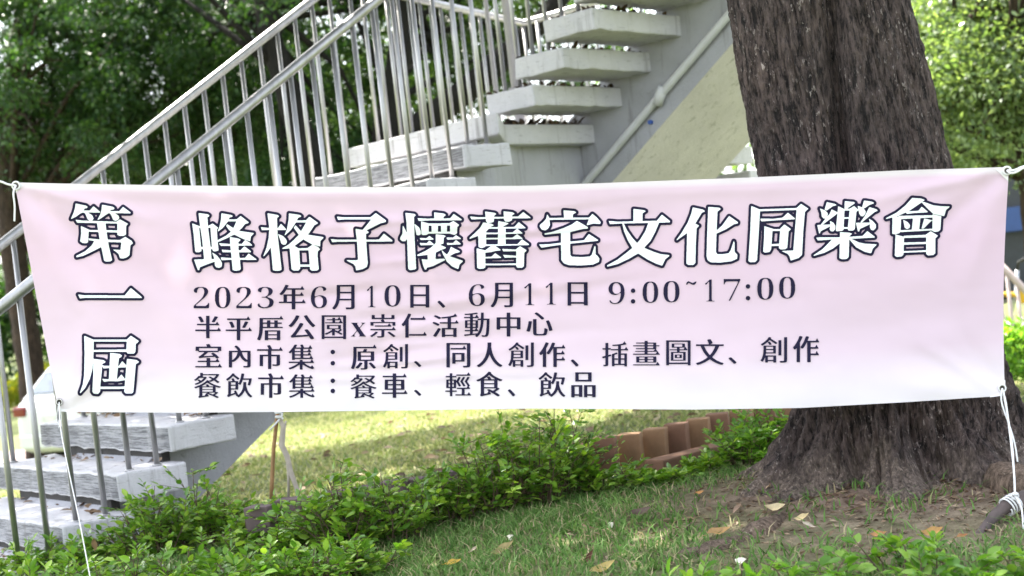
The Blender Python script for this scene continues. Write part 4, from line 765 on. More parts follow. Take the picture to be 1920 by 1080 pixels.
L3 = [('室', 366, 416, 645, 689), ('內', 429, 470, 648, 689), ('市', 482, 530, 647, 692), ('集', 541, 589, 646, 693), (':', 619, 629, 660, 681), ('原', 658, 706, 646, 693),
      ('創', 718, 765, 645, 691), ('、', 776, 790, 677, 688), ('同', 837, 882, 643, 689), ('人', 894, 942, 642, 688), ('創', 953, 1001, 642, 688), ('作', 1011, 1060, 642, 688),
      ('、', 1070, 1085, 674, 687), ('插', 1129, 1178, 640, 687), ('畫', 1187, 1237, 639, 685), ('圖', 1249, 1295, 638, 685), ('文', 1305, 1357, 636, 684), ('、', 1366, 1381, 670, 682),
      ('創', 1426, 1476, 632, 680), ('作', 1487, 1536, 630, 679)]
L4 = [('餐', 364, 414, 699, 746), ('飲', 424, 473, 700, 745), ('市', 484, 532, 700, 746), ('集', 542, 590, 702, 746), (':', 619, 629, 714, 733), ('餐', 657, 706, 702, 747),
      ('車', 716, 764, 700, 746), ('、', 776, 790, 731, 742), ('輕', 835, 883, 698, 743), ('食', 893, 942, 697, 743), ('、', 952, 966, 730, 743), ('飲', 1010, 1060, 698, 744), ('品', 1071, 1117, 698, 745)]
for L in (L1, L2, L3, L4):
    for q in L: print_part('printed_character', [place(*q)], M_NAVY, .0022)
# corner patches, eyelets
EYE = [(25, 345), (1893, 317), (106, 757), (1884, 731)]
CORN = [[(27, 342), (48, 343), (30, 362)], [(1891, 313), (1866, 316), (1890, 340)], [(104, 735), (113, 771), (140, 774)], [(1885, 712), (1884, 741), (1856, 745)]]
for (ex, ey), cn in zip(EYE, CORN):
    dx = 8 if ex < 900 else -8
    c = np.array([(x_, y_) for x_, y_ in cn], float)
    P = bpt(c[:, 0], c[:, 1], .0016); mb = MB()
    mb.prism(P, P.mean(0) * 0 + np.array([0, .0009, 0])); mb.build('corner_patch', M_PATCH, ban)
    cc = bpt(np.array([ex + dx * .6]), np.array([ey + (3 if ey < 400 else -3)]), .004)[0]
    th_ = np.linspace(0, 2 * math.pi, 17)
    mb = MB(); mb.tube([cc + .0085 * (math.cos(t) * CR + math.sin(t) * CU) for t in th_], .0032, 8, False); e_ = mb.build('eyelet', M_EYELET, ban, True)
    mb = MB(); mb.tube([cc - .0005 * _f, cc + .0010 * _f], .0075, 16); mb.build('eyelet_hole', simple('dark_eyelet_hole', (.02, .02, .02), .9), e_)

def rope(name, pts, r, label, ox, extra=()):
    mb = MB(); P = np.array(pts, float)
    def sm(P):
        for _ in range(2):
            Q = [P[0]]
            for a, b in zip(P[:-1], P[1:]): Q += [a * .75 + b * .25, a * .25 + b * .75]
            P = np.array(Q + [P[-1]])
        return P
    P = sm(P); mb.tube(P, r, 7)
    for e in extra: mb.tube(sm(np.array(e, float)), r * .85, 7)
    return tag(mb.build(name, M_ROPE, None, True, origin=P[0]), label, 'rope')
def ring(c, r, ax1, ax2): return [c + r * (math.cos(t) * ax1 + math.sin(t) * ax2) for t in np.linspace(0, 6.4, 12)]
def eye(i):
    ex, ey = EYE[i]; return bpt(np.array([ex + (5 if ex < 900 else -5)]), np.array([ey + (3 if ey < 400 else -3)]), .006)[0]
e0, e1, e2, e3 = (eye(i) for i in range(4))
rope('rope', [e0, at(14, 346, 4.30), at(0, 339, 4.30), at(-180, 300, 4.32)], .0034, 'white cord tied through the top left eyelet of the banner', 0,
     [[e0, at(24, 360, 4.27), at(28, 385, 4.28), at(27, 415, 4.28)], ring(e0, .012, CR, CU)])
rope('rope', [e1, at(1903, 320, 4.28), at(1920, 311, 4.28), at(2100, 262, 4.35)], .0040, 'white twisted cord pulling the top right corner of the banner', 0,
     [ring(e1, .012, CR, CU), [e1, at(1896, 326, 4.27), at(1908, 322, 4.27), at(1920, 313, 4.275), at(2090, 266, 4.34)]])
rope('rope', [e2, at(112, 800, 4.2), at(128, 880, 4.1), at(150, 980, 3.95), at(172, 1100, 3.8), at(186, 1160, 3.75)], .0016, 'thin white string slanting down from the bottom left corner of the banner', 0,
     [ring(e2, .009, CR, CU), [e2, at(104, 788, 4.26), at(112, 798, 4.26)], [e2, at(116, 786, 4.26), at(110, 802, 4.25)]])
# ------------------------------------------------------------------ staircase
RISE, TH = .17, .119
P0 = np.array([-1.566, 6.238, -.504 + CZ]); A1 = .712; R1 = .263; TD = .33; SW = 1.426
Q0 = np.array([-.024, 8.392, 1.046 + CZ]); A2 = -.743; R2 = .246; TD2 = .366; OV = .82
U1 = np.array([math.cos(A1), math.sin(A1), 0]); N1 = np.array([-math.sin(A1), math.cos(A1), 0])
U2 = np.array([math.cos(A2), math.sin(A2), 0]); N2 = np.array([-math.sin(A2), math.cos(A2), 0])
ZZ = np.array([0, 0, 1.0])
stair = empty('concrete_staircase', (-1.0, 6.8, CZ - 1.0), 'white painted concrete open-riser staircase with steel railings behind the banner', 'staircase')
SO = np.array(stair.location)
def rough_box(name, p, u, n, du, dn, dz, mats, parent, mi_front=0, mi_near=0, mi_back=0, seed=0, jit=.0035, chamfer=0.0):
    """slab with a slightly uneven cast surface; p = front near top corner"""
    bm = bmesh.new()
    bmesh.ops.create_cube(bm, size=1.0)
    for f in bm.faces:
        c = f.normal
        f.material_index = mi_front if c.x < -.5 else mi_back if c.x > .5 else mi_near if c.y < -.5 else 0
    for v in bm.verts: v.co = Vector(((v.co.x + .5) * du, (v.co.y + .5) * dn, (v.co.z - .5) * dz))
    for ax, L in ((0, du), (1, dn)):
        k = max(1, int(L / .055))
        for q in range(1, k):
            no = (1, 0, 0) if ax == 0 else (0, 1, 0)
            bmesh.ops.bisect_plane(bm, geom=bm.verts[:] + bm.edges[:] + bm.faces[:], plane_co=(q * L / k,) * 3, plane_no=no, dist=1e-6)
    ed = [e for e in bm.edges if len(e.link_faces) == 2 and e.calc_face_angle(0) > .5]
    bmesh.ops.bevel(bm, geom=ed, offset=.009, segments=2, affect='EDGES', profile=.5)
    V = np.array([v.co[:] for v in bm.verts])
    J = np.stack([fbm(V[:, 0] * 17 + seed, V[:, 1] * 17, V[:, 2] * 17, s, 3) for s in (1, 2, 3)], 1) * jit * 2
    low = (V[:, 2] < -dz + .02)
    J[low] *= 1.6
    V = V + J
    Wp = np.asarray(p)[None] + V[:, :1] * u + V[:, 1:2] * n + V[:, 2:3] * ZZ
    org = SO
    for v, q in zip(bm.verts, Wp - org): v.co = q
    bmesh.ops.recalc_face_normals(bm, faces=bm.faces)
    me = bpy.data.meshes.new(name)
    for m in mats: me.materials.append(m)
    bm.to_mesh(me); bm.free()
    return link(name, me, parent)
for k in range(-3, 8):
    p = P0 + k * (R1 * U1 + RISE * ZZ)
    rough_box('tread', p, U1, N1, TD, SW, TH, [M_WHITE, M_WORN_SHADED], stair, mi_front=1, seed=k * 3.1)
M_GAP_SHADE = simple('dark_gap_shade', (.045, .042, .04), .9, var=.4, scale=14, bstr=.4)  # dark colour stands for the shadow and litter in the step gaps
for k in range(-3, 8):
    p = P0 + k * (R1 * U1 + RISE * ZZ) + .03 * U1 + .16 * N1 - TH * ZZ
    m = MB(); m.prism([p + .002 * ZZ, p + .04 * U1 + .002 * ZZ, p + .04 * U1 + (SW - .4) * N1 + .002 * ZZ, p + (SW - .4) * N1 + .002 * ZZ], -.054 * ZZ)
    m.build('riser', M_GAP_SHADE, stair)  # plate added to darken the open gap between two steps
UPW = OV + 1.15 + .80
for k in range(0, 13):
    p = Q0 + k * (R2 * U2 + RISE * ZZ)
    rough_box('tread', p, U2, N2, TD2, UPW, TH, [M_WHITE, M_WORN_SHADED], stair, seed=50 + k * 2.3)
# landing slab
L0 = P0 + 8 * (R1 * U1 + RISE * ZZ)
QB = Q0 - R2 * U2 - RISE * ZZ + TD2 * U2; QB[2] = L0[2]
far1 = QB + N2 * 2.0; far2 = far1 - U2 * 1.6; far3 = L0 + SW * N1
mb = MB(); mb.prism([q - TH * ZZ for q in (L0, QB, far1, far2, far3)], TH * ZZ)
ld = mb.build('landing', [M_WHITE, M_WORN_SHADED], stair, bevel=.012)
def side_plane(p, t, n): return p
def beam(name, base, u, n, rise, run, s0, s1, n0, n1, top, bot, mats, end_flat=None):
    prof = []
    def z(s): return rise / run * s
    pts_top = [(s0, z(s0) + top), (s1, z(s1) + top)]; pts_bot = [(s1, z(s1) + bot), (s0, z(s0) + bot)]
    poly = [base + s * u + zz * ZZ + n0 * n for s, zz in pts_top + pts_bot]
    m = MB(); m.prism(poly, (n1 - n0) * n)
    # last four faces are the sides: top, far end, bottom, near end
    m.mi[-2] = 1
    return m.build(name, mats, stair)
beam('beam', P0, U1, N1, RISE, R1, -1.0, 2.25, .25, 1.06, -.17, -.53, [M_GREYW, M_GREYW])
Q0b = Q0.copy()
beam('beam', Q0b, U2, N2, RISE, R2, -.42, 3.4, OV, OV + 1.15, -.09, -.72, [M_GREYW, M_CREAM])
# pier carrying the landing
pc = L0 + .75 * U1 + .66 * N1
zb = L0[2] - .80
mb = MB(); mb.prism([np.array([*q[:2], zb]) for q in (L0 + .25 * N1 + .05 * U1, QB + .22 * N2 - .12 * U2, QB + 1.0 * N2 - .12 * U2, L0 + 1.06 * N1 + .05 * U1)], (L0[2] - TH + .02 - zb) * ZZ)
mb.build('haunch', M_GREYW, stair, bevel=.01)
# upper platform and column, outside the frame, that the flight climbs to
TPt = Q0 + 13 * (R2 * U2 + RISE * ZZ)
mb = MB(); mb.prism([TPt - TH * ZZ, TPt + 1.2 * U2 - TH * ZZ, TPt + 1.2 * U2 + UPW * N2 - TH * ZZ, TPt + UPW * N2 - TH * ZZ], TH * ZZ)
mb.build('platform', M_WHITE, stair, bevel=.01)
cc = TPt + .6 * U2 + 1.4 * N2
mb = MB(); zb = float(ground_z(cc[0], cc[1])) - .1; mb.tube([[cc[0], cc[1], zb], [cc[0], cc[1], TPt[2] - TH]], .25, 20); mb.build('column', M_GREYW, stair, True)
# conduit on the wall of the upper beam with its clips
def wallp(s, zr, off): return Q0 + s * U2 + (OV - off) * N2 + (s / R2 * RISE + zr) * ZZ
mb = MB(); mb.tube([wallp(s, -.575, .035) for s in np.linspace(-.3, 3.2, 14)], .025, 12)
cond = mb.build('conduit', M_PVC, stair, True)
for s in (.68, 1.9):
    mb = MB(); mb.tube([wallp(s - .03, -.60, .03), wallp(s, -.575, .035), wallp(s + .03, -.55, .03)], .034, 12); c_ = mb.build('pipe_clip', M_PVC, cond, True)
mb = MB(); mb.tube([wallp(.57, -.640, -.01), wallp(.57, -.640, .02)], .014, 10); mb.build('blue_plug', simple('blue_plastic', (.03, .09, .35), .4), stair)
# railings ---------------------------------------------------------
def rail_line(pts, r): 
    m = MB(); m.tube(pts, r, 14); return m
RB = .0125
def railing(name, railpts, posts):
    """handrail tube with its vertical bars; every bar is a mesh of its own"""
    m = rail_line(railpts, .0255)
    h = m.build(name, M_STEEL, stair, True)
    for b, t in posts:
        q = MB(); q.tube([b, t], RB, 10); q.tube([b + .004 * ZZ, b + .012 * ZZ], .021, 12); q.tube([t - .012 * ZZ, t - .002 * ZZ], .0155, 10); q.build('baluster', M_STEEL, h, True)
    return h
def line1(s, off, z): return P0 + s * U1 + off * N1 + (s / R1 * RISE + z) * ZZ
OFA, OFB = SW - .06, .06
HB = 1.015; HA = 1.0
posts = []
for k in range(-3, 8):
    for ds in (.085, .085 + R1 / 2):
        s = k * R1 + ds; b = line1(s, OFB, 0); b[2] = P0[2] + k * RISE - .005; posts.append((b, line1(s, OFB, HB - .01)))
rb_pts = [line1(s, OFB, HB) for s in np.linspace(-3.2 * R1, 8.3 * R1, 6)]
rb_end = rb_pts[-1]
railing('handrail', rb_pts, posts)
posts = []
for k in range(-3, 8):
    for ds in (.085, .085 + R1 / 2):
        s = k * R1 + ds; b = line1(s, OFA, 0); b[2] = P0[2] + k * RISE - .005; posts.append((b, line1(s, OFA, HA - .01)))
railing('handrail', [line1(s, OFA, HA) for s in np.linspace(-3.2 * R1, 8.25 * R1, 6)], posts)
# landing railing: along the three outer edges
ins = .07
c1 = far3 + ins * (-N1) + .1 * U1; c2 = far2 + ins * (U2 * .9 - N1 * .5); c3 = far1 - ins * N2 - ins * U2
posts = []
hl = 1.0
for a, b in ((c1, c2), (c2, c3)):
    L = np.linalg.norm(b - a); k = int(L / .135)
    for i in range(k + 1): q = a + (b - a) * i / k; posts.append((q - .005 * ZZ, q + (hl - .01) * ZZ))
railing('handrail', [c1 + hl * ZZ, (c1 + c2) / 2 + hl * ZZ, c2 + hl * ZZ, (c2 + c3) / 2 + hl * ZZ, c3 + hl * ZZ], posts)
# upper flight, near edge and far edge
for off in (.07, UPW - .07):
    posts = []
    for k in range(0, 13):
        for ds in (.09, .09 + R2 / 2):
            s = k * R2 + ds; b = Q0 + s * U2 + off * N2 + (k * RISE - .005) * ZZ; posts.append((b, Q0 + s * U2 + off * N2 + (s / R2 * RISE + .99) * ZZ))
    railing('handrail', [Q0 + s * U2 + off * N2 + (s / R2 * RISE + 1.0) * ZZ for s in np.linspace(0.0, 13 * R2, 6)], posts)
# drainpipe and thin pipe fixed to the far side of the landing
dp_ = at(972, 200, 9.6); zl = L0[2] - .45
mb = MB(); mb.tube([[dp_[0], dp_[1], zl], [dp_[0], dp_[1], 4.6]], .034, 16); o = mb.build('drainpipe', M_GREYPIPE, stair, True)
m2 = MB(); zc = at(972, 170, 9.6)[2]; m2.box([dp_[0], dp_[1], zc], [.055, 0, 0], [0, .045, 0], [0, 0, .02]); m2.build('pipe_bracket', M_GREYPIPE, o, bevel=.006)
m2 = MB(); d2 = dp_ + np.array([-.14, .02, 0]); m2.tube([[d2[0], d2[1], zl], [d2[0], d2[1], 4.6]], .016, 10); m2.build('thin_pipe', M_GREYPIPE, stair, True)
# second lower flight, going down and away from the landing behind the upper flight
B3 = QB + 2.12 * N2 - 1.25 * U2
for j in range(1, 8):
    p = B3 + (j - 1) * R1 * N2 - j * RISE * ZZ
    rough_box('tread', p, N2, U2, TD, 1.35, TH, [M_WHITE, M_WORN_SHADED], stair, seed=90 + j)
beam('beam', B3 - RISE * ZZ, N2, U2, -RISE, R1, -.2, 1.9, .35, 1.0, -.17, -.55, [M_GREYW, M_GREYW])

# ------------------------------------------------------------------ big tree in front
ty = [-140, 0, 150, 330, 550, 740, 800, 835, 855, 868, 880, 900]
tl = [1364, 1378, 1400, 1438, 1470, 1494, 1484, 1472, 1464, 1452, 1428, 1372]
tr = [1668, 1690, 1726, 1768, 1826, 1880, 1902, 1922, 1942, 1966, 1998, 2070]
TD0 = 4.95
zc_, cx_, cy_, rr_ = [], [], [], []
for a, l_, r_ in zip(ty, tl, tr):
    L = at(l_, a, TD0); Rr = at(r_, a, TD0); c = (L + Rr) / 2
    zc_.append(c[2]); cx_.append(c[0]); cy_.append(TD0 + .02); rr_.append((Rr[0] - L[0]) / 2)
zc_, cx_, rr_ = map(np.array, (zc_, cx_, rr_))
o_ = np.argsort(zc_); zc_, cx_, rr_ = zc_[o_], cx_[o_], rr_[o_]
zt = np.concatenate([[zc_[0] - .25], zc_, [zc_[-1] + .8, zc_[-1] + 2.2]])
cxt = np.concatenate([[cx_[0]], cx_, [cx_[-1] - .05, cx_[-1] - .18]])
rrt = np.concatenate([[rr_[0] * 1.12], rr_, [rr_[-1] * .97, rr_[-1] * .85]])
tree = empty('big_tree', (1.25, TD0, float(ground_z(1.25, TD0))), 'thick dark fissured tree trunk with flaring roots behind the right half of the banner', 'tree')
NT, NZ = 420, 560
th_ = np.linspace(0, 2 * math.pi, NT, endpoint=False); zz = np.concatenate([np.linspace(zt[0], zc_[-1], NZ - 60), np.linspace(zc_[-1] + .02, zt[-1], 60)])
TH_, Z_ = np.meshgrid(th_, zz)
def smooth_interp(z, zs, vs):
    v = np.interp(z, zs, vs); k = .05
    return (v + np.interp(z - k, zs, vs) + np.interp(z + k, zs, vs)) / 3
rad = smooth_interp(Z_, zt, rrt); cxz = smooth_interp(Z_, zt, cxt)
sx, sy = np.cos(TH_), np.sin(TH_)
h = Z_ - (float(ground_z(1.25, 4.95)))
low = smooth(1.0, .05, h)
fl = (0.055 * np.cos(3 * (TH_ + .15 * Z_) + 2.0) + .045 * np.cos(5 * TH_ + .5 + .25 * Z_) + .02 * np.cos(9 * TH_ + 1.7))
groove = -0.36 * np.exp(-((((TH_ - 4.71 + .5 * (1.97 - Z_)) + np.pi) % (2 * np.pi) - np.pi) / .125) ** 2) * smooth(.45, 1.0, h)
groove2 = -0.20 * np.exp(-((((TH_ - 5.42) + np.pi) % (2 * np.pi) - np.pi) / .10) ** 2) * smooth(.9, .5, h)
foot_ = smooth(.30, -.02, h)
root = foot_ ** 1.3 * (.13 * np.cos(7 * TH_ + .8) + .10 * np.cos(11 * TH_ + 2.2) + .08 * np.cos(4 * TH_ + 3.9) + .12 * fbm(sx * 4, sy * 4, Z_ * 3, 91, 3))
b1 = fbm(sx * 6.5, sy * 6.5, Z_ * 2.4, 41, 4)
ridge = 1 - np.abs(fbm(sx * 20 + .5 * b1, sy * 20 + .5 * b1, Z_ * 7, 51, 3)) * 2.2
plate = np.clip(1.25 - np.abs(fbm(sx * 9 + .6 * b1, sy * 9 + .6 * b1, Z_ * 1.5 + .3 * b1, 57, 3)) * 4.5, 0, 1)
plate = 1 - plate
fine = fbm(sx * 38, sy * 38, Z_ * 24, 61, 3)
R_ = rad * (1 + .45 * fl + .05 * np.cos(2 * (TH_ - 4.71 + .5 * (1.97 - Z_)) + np.pi) * smooth(.4, 1.0, h) + groove + groove2 + root) + .013 * b1 + .010 * (1 + 2.2 * low) * (ridge - .5) + .012 * (1 + 1.0 * low) * (plate - .6) + .007 * fine + low * .030 * fbm(sx * 11, sy * 11, Z_ * 14, 71, 4)
X_ = cxz + R_ * sx; Y_ = cy_[0] + R_ * sy * .96
V = np.stack([X_, Y_, Z_], -1).reshape(-1, 3) - np.array(tree.location)
i = np.arange(NT * NZ).reshape(NZ, NT)
Fq = np.stack([i[:-1], np.roll(i[:-1], -1, 1), np.roll(i[1:], -1, 1), i[1:]], -1).reshape(-1, 4)
me = bpy.data.meshes.new('trunk'); me.vertices.add(len(V)); me.vertices.foreach_set('co', V.reshape(-1))
me.loops.add(Fq.size); me.loops.foreach_set('vertex_index', Fq.reshape(-1).astype(np.int32))
me.polygons.add(len(Fq)); me.polygons.foreach_set('loop_start', (np.arange(len(Fq)) * 4).astype(np.int32)); me.polygons.foreach_set('loop_total', np.full(len(Fq), 4, np.int32))
me.materials.append(M_BARK); me.materials.append(M_ROOT)
hz = h[:-1].reshape(-1) + .10 * fbm(sx[:-1].reshape(-1) * 5, sy[:-1].reshape(-1) * 5, Z_[:-1].reshape(-1) * 6, 81, 3) * 1.6
me.polygons.foreach_set('use_smooth', [True] * len(Fq)); me.update(calc_edges=True)
link('trunk', me, tree)
def root_tube(pts, rads):
    m = MB(); P = np.array(pts, float)
    t = np.linspace(0, len(P) - 1, 40); Q = np.stack([np.interp(t, range(len(P)), P[:, k]) for k in range(3)], 1); Rr = np.interp(t, range(len(P)), rads)
    for _ in range(3): Q[1:-1] = (Q[:-2] + Q[1:-1] * 2 + Q[2:]) / 4
    m.tube(Q, Rr, 22)
    V = m.v[0]; nse = fbm(V[:, 0] * 22, V[:, 1] * 22, V[:, 2] * 30, 5, 4); V[:, 2] += nse * .014; V[:, 0] += .012 * fbm(V[:, 0] * 18, V[:, 1] * 18, V[:, 2] * 18, 8, 3)
    return m.build('root', M_ROOT, tree, True)
def gpt(px, py, dz=0.0):
    """point of the ground seen at a photo pixel"""
    r = ray(px, py); t = 3.0
    for _ in range(60):
        p = r * t; e = (p[2] + CZ) - (float(ground_z(p[0], p[1])) + dz); t += e / max(.05, -r[2]) * .7
    p = r * t; return np.array([p[0], p[1], p[2] + CZ])
root_tube([gpt(1500, 965, -.05), gpt(1450, 992, -.018), gpt(1420, 1006, -.010), gpt(1385, 1026, -.022), gpt(1340, 1042, -.016), gpt(1285, 1056, -.026), gpt(1200, 1075, -.06)], [.03, .04, .042, .036, .042, .036, .02])
root_tube([gpt(1880, 905, .00), gpt(1935, 922, .01), gpt(2000, 955, -.01), gpt(2080, 985, -.05)], [.07, .065, .055, .04])
root_tube([gpt(1420, 912, -.05), gpt(1330, 905, -.012), gpt(1250, 922, -.016), gpt(1170, 945, -.04)], [.03, .024, .02, .014])
# limbs and the high crown that shades the place
limbs = MB(); tips = []
lr = np.random.default_rng(12)
top = np.array([cxt[-1], cy_[0], zt[-1]])
for k in range(15):
    a = k * 2.4 + .3; L = lr.uniform(3.0, 5.6); hh = lr.uniform(1.2, 3.2)
    e = top + np.array([math.cos(a) * L - .9, math.sin(a) * L * .85 + .8, hh]); mid = top + (e - top) * .45 + np.array([0, 0, .6])
    limbs.tube([top - np.array([0, 0, .3]), top + (mid - top) * .5, mid, mid + (e - mid) * .6, e], [.12, .10, .075, .05, .02], 9)
    tips += [mid, mid + (e - mid) * .5, e, e + lr.normal(0, .5, 3)]
limbs.build('limbs', M_BARK2, tree, True)
def clump_leaves(cent, crad, n, L, droop=.5, rs=None):
    rs = rs or rng
    ci = rs.integers(0, len(cent), n); c = cent[ci]; v = unit(rs.normal(size=(n, 3))); r = crad[ci] * rs.random(n) ** .45
    pos = c + v * r[:, None] * np.array([1, 1, .62])
    d = unit(v * .8 + rs.normal(size=(n, 3)) * .7 - np.array([0, 0, droop])); nr = unit(rs.normal(size=(n, 3)) * .6 + np.array([0, 0, 1.0]))
    l = L * rs.uniform(.65, 1.25, n)
    return leaves(pos, d, nr, l, l * rs.uniform(.38, .55, n), LEAF_SMALL)
# unseen leaf clumps put along sun rays for shade, left out over lit lawn
def lit(gx_, gy_):
    a_ = (gx_ > -1.35) & (gx_ < .45) & (gy_ > 6.0) & (gy_ < 8.1)
    b_ = (gx_ > .3) & (gx_ < 3.2) & (gy_ > 8.5) & (gy_ < 12)
    return a_ | b_
n = 950
gx_ = lr.uniform(-3.6, 3.0, n); gy_ = lr.uniform(2.6, 10.5, n); hh_ = lr.uniform(4.2, 6.8, n)
S_ = np.array(SUN_DIR) / SUN_DIR.z
cen = np.stack([gx_, gy_, np.zeros(n)], 1) + S_ * hh_[:, None]
keep = ~(lit(gx_, gy_) & (lr.random(n) < .97)) & (fbm(gx_ * .9, gy_ * .9, 0, 33, 2) > -.42)
cen = cen[keep]; cr_ = lr.uniform(.30, .62, len(cen))
near_big = np.hypot(cen[:, 0] - 1.0, cen[:, 1] - 4.95) < 6.2
V = clump_leaves(cen[near_big], cr_[near_big], 46000, .14, .4)
bigmesh('crown', V, LEAF_SMALL[1], 4, M_LEAF_CANOPY, tree, np.array(tree.location))
SHADE_CLUMPS = cen[~near_big]  # clumps added out of view for shade, hung on the leaning tree
# ------------------------------------------------------------------ background trees
def bg_tree(label, base, path, rads, crowns, nleaf, L, mat, bark, seed, droop=.6, ncl=70, group=None, name='leafy_tree', extra=None):
    """path: trunk points; crowns: list of (centre, radii) ellipsoids"""
    rs = np.random.default_rng(seed)
    t = empty(name, base, label, 'tree', group)
    m = MB(); P = np.array(path, float); tt = np.linspace(0, len(P) - 1, 26)
    Q = np.stack([np.interp(tt, range(len(P)), P[:, k]) for k in range(3)], 1); Rr = np.interp(tt, range(len(P)), rads)
    for _ in range(2): Q[1:-1] = (Q[:-2] + 2 * Q[1:-1] + Q[2:]) / 4
    m.tube(Q, Rr * (1 + .06 * np.sin(np.arange(26) * 2.1)), 12); m.build('trunk', bark, t, True)
    cl = []; br = MB()
    for (c, r) in crowns:
        c = np.array(c, float); r = np.array(r, float)
        v = unit(rs.normal(size=(ncl, 3))); q = c + v * r * (rs.random(ncl) ** .4)[:, None]; cl.append(q)
        for k in range(9):
            e = q[k]; s = Q[int(rs.integers(12, 25))]; mid = (s + e) / 2 + rs.normal(0, .15, 3) + np.array([0, 0, .2])
            br.tube([s, s + (mid - s) * .6, mid, mid + (e - mid) * .6, e], [.06, .05, .035, .02, .008], 6)
    br.build('branches', bark, t, True)
    if extra is not None: cl.append(extra)
    cl = np.vstack(cl)
    V = clump_leaves(cl, rs.uniform(.28, .62, len(cl)), nleaf, L, droop, rs)
    bigmesh('crown', V, LEAF_SMALL[1], 4, mat, t, np.array(base))
    return t
def gp(x, y): return np.array([x, y, float(ground_z(x, y))])
# dark tree with the leaning trunk
d = 20.0
g = at(640, 640, d); g = gp(g[0], g[1])
bg_tree('dark leafy tree whose black leaning trunk passes behind the upper handrail', g, [g - [0, 0, .2], at(590, 330, d), at(545, 190, d), at(505, 60, d), at(485, -60, d), at(470, -260, d)], [.26, .22, .18, .155, .14, .09],
        [(at(640, 120, d + 2.6), (2.7, 1.9, 2.0)), (at(480, -160, d), (3.5, 2.8, 1.9)), (at(640, 330, d + 1.6), (1.6, 1.2, .8))], 90000, .088, M_LEAF_DARK, M_BARK2, 101, extra=SHADE_CLUMPS, ncl=110)
# forked tree behind the landing
d = 20.5
g = at(690, 640, d); g = gp(g[0], g[1])
ft = bg_tree('forked dark tree with a thick branch slanting up behind the landing railing', g, [g - [0, 0, .2], at(715, 320, d), at(735, 180, d), at(768, 0, d), at(790, -160, d)], [.28, .22, .19, .15, .10],
        [(at(860, 110, d + 2.8), (2.4, 1.6, 1.9)), (at(820, -170, d + .5), (3.2, 2.5, 1.6)), (at(1000, 60, d + 4.0), (2.5, 1.6, 1.4))], 62000, .085, M_LEAF_MID, M_BARK2, 102, ncl=100)
m = MB(); m.tube([at(722, 300, d), at(790, 235, d), at(880, 165, d), at(960, 95, d), at(1030, 25, d), at(1090, -60, d)], [.21, .20, .19, .17, .15, .12], 12); m.build('bough', M_BARK2, ft, True)
# broad dark tree on the far left
d = 22.5
g = at(70, 800, d); g = gp(g[0], g[1])
bg_tree('broad dark green tree filling the upper left behind the handrail', g, [g - [0, 0, .2], at(62, 715, d), at(45, 600, d), at(25, 480, d), at(12, 330, d), at(30, 120, d), at(60, -60, d)], [.24, .22, .21, .2, .2, .17, .11],
        [(at(150, 130, d), (2.7, 2.2, 1.9)), (at(330, 190, d + .8), (2.4, 1.9, 1.3)), (at(20, 250, d + 1.6), (1.9, 1.6, .95)), (at(220, -120, d), (3.4, 2.8, 1.6))], 120000, .09, M_LEAF_DARK, M_BARK3, 103, ncl=130)
d = 25.0
g = at(330, 640, d); g = gp(g[0], g[1])
bg_tree('dense dark tree between the left tree and the leaning trunk', g, [g - [0, 0, .2], at(345, 450, d), at(350, 300, d), at(340, 60, d), at(340, -80, d)], [.25, .22, .19, .16, .1],
        [(at(300, 300, d + .8), (3.0, 1.9, 1.2)), (at(500, 200, d + 1.6), (2.7, 1.9, 1.9)), (at(330, 0, d + .8), (3.2, 2.2, 1.6))], 80000, .095, M_LEAF_MID, M_BARK3, 104, ncl=110)
# right: sunlit light green tree
d = 15.0
g = at(1960, 620, d); g = gp(g[0], g[1])
bg_tree('sunlit light green tree to the right of the big trunk', g, [g - [0, 0, .2], at(1950, 500, d), at(1936, 400, d), at(1920, 250, d), at(1880, 100, d), at(1860, -60, d)], [.16, .14, .12, .1, .08, .05],
        [(at(1800, 190, d - .3), (.95, .9, .75)), (at(1780, 60, d + .4), (.8, .8, .55)), (at(1930, 90, d), (1.0, 1.0, .9)), (at(1640, 150, d + 1), (1.0, .8, .9)), (at(1900, -150, d), (1.5, 1.4, .9))], 40000, .072, M_LEAF_LIGHT, M_BARK3, 105, .3, ncl=60)
d = 21.0
g = at(1620, 640, d); g = gp(g[0], g[1])
bg_tree('pale green tree farther away behind the big trunk', g, [g - [0, 0, .2], at(1625, 500, d), at(1640, 300, d), at(1660, 50, d)], [.18, .15, .12, .07],
        [(at(1700, 200, d), (1.4, 1.2, 1.1)), (at(1850, 230, d + 1), (1.3, 1.2, .7)), (at(1560, 150, d), (1.6, 1.2, 1.2))], 18000, .13, M_LEAF_LIGHT, M_BARK3, 106, .3, ncl=60)
# far trees closing the view
rs = np.random.default_rng(77)
n = 60; cx = rs.uniform(-26, 24, n); cyy = rs.uniform(34, 50, n); cz = rs.uniform(-.5, 9.5, n)
V = clump_leaves(np.stack([cx, cyy, cz], 1), rs.uniform(1.6, 3.2, n), 36000, .34, .4, rs)
o = bigmesh('distant_trees', V, LEAF_SMALL[1], 4, M_LEAF_MID); tag(o, 'distant mass of green trees closing the view', 'trees', kind='stuff')

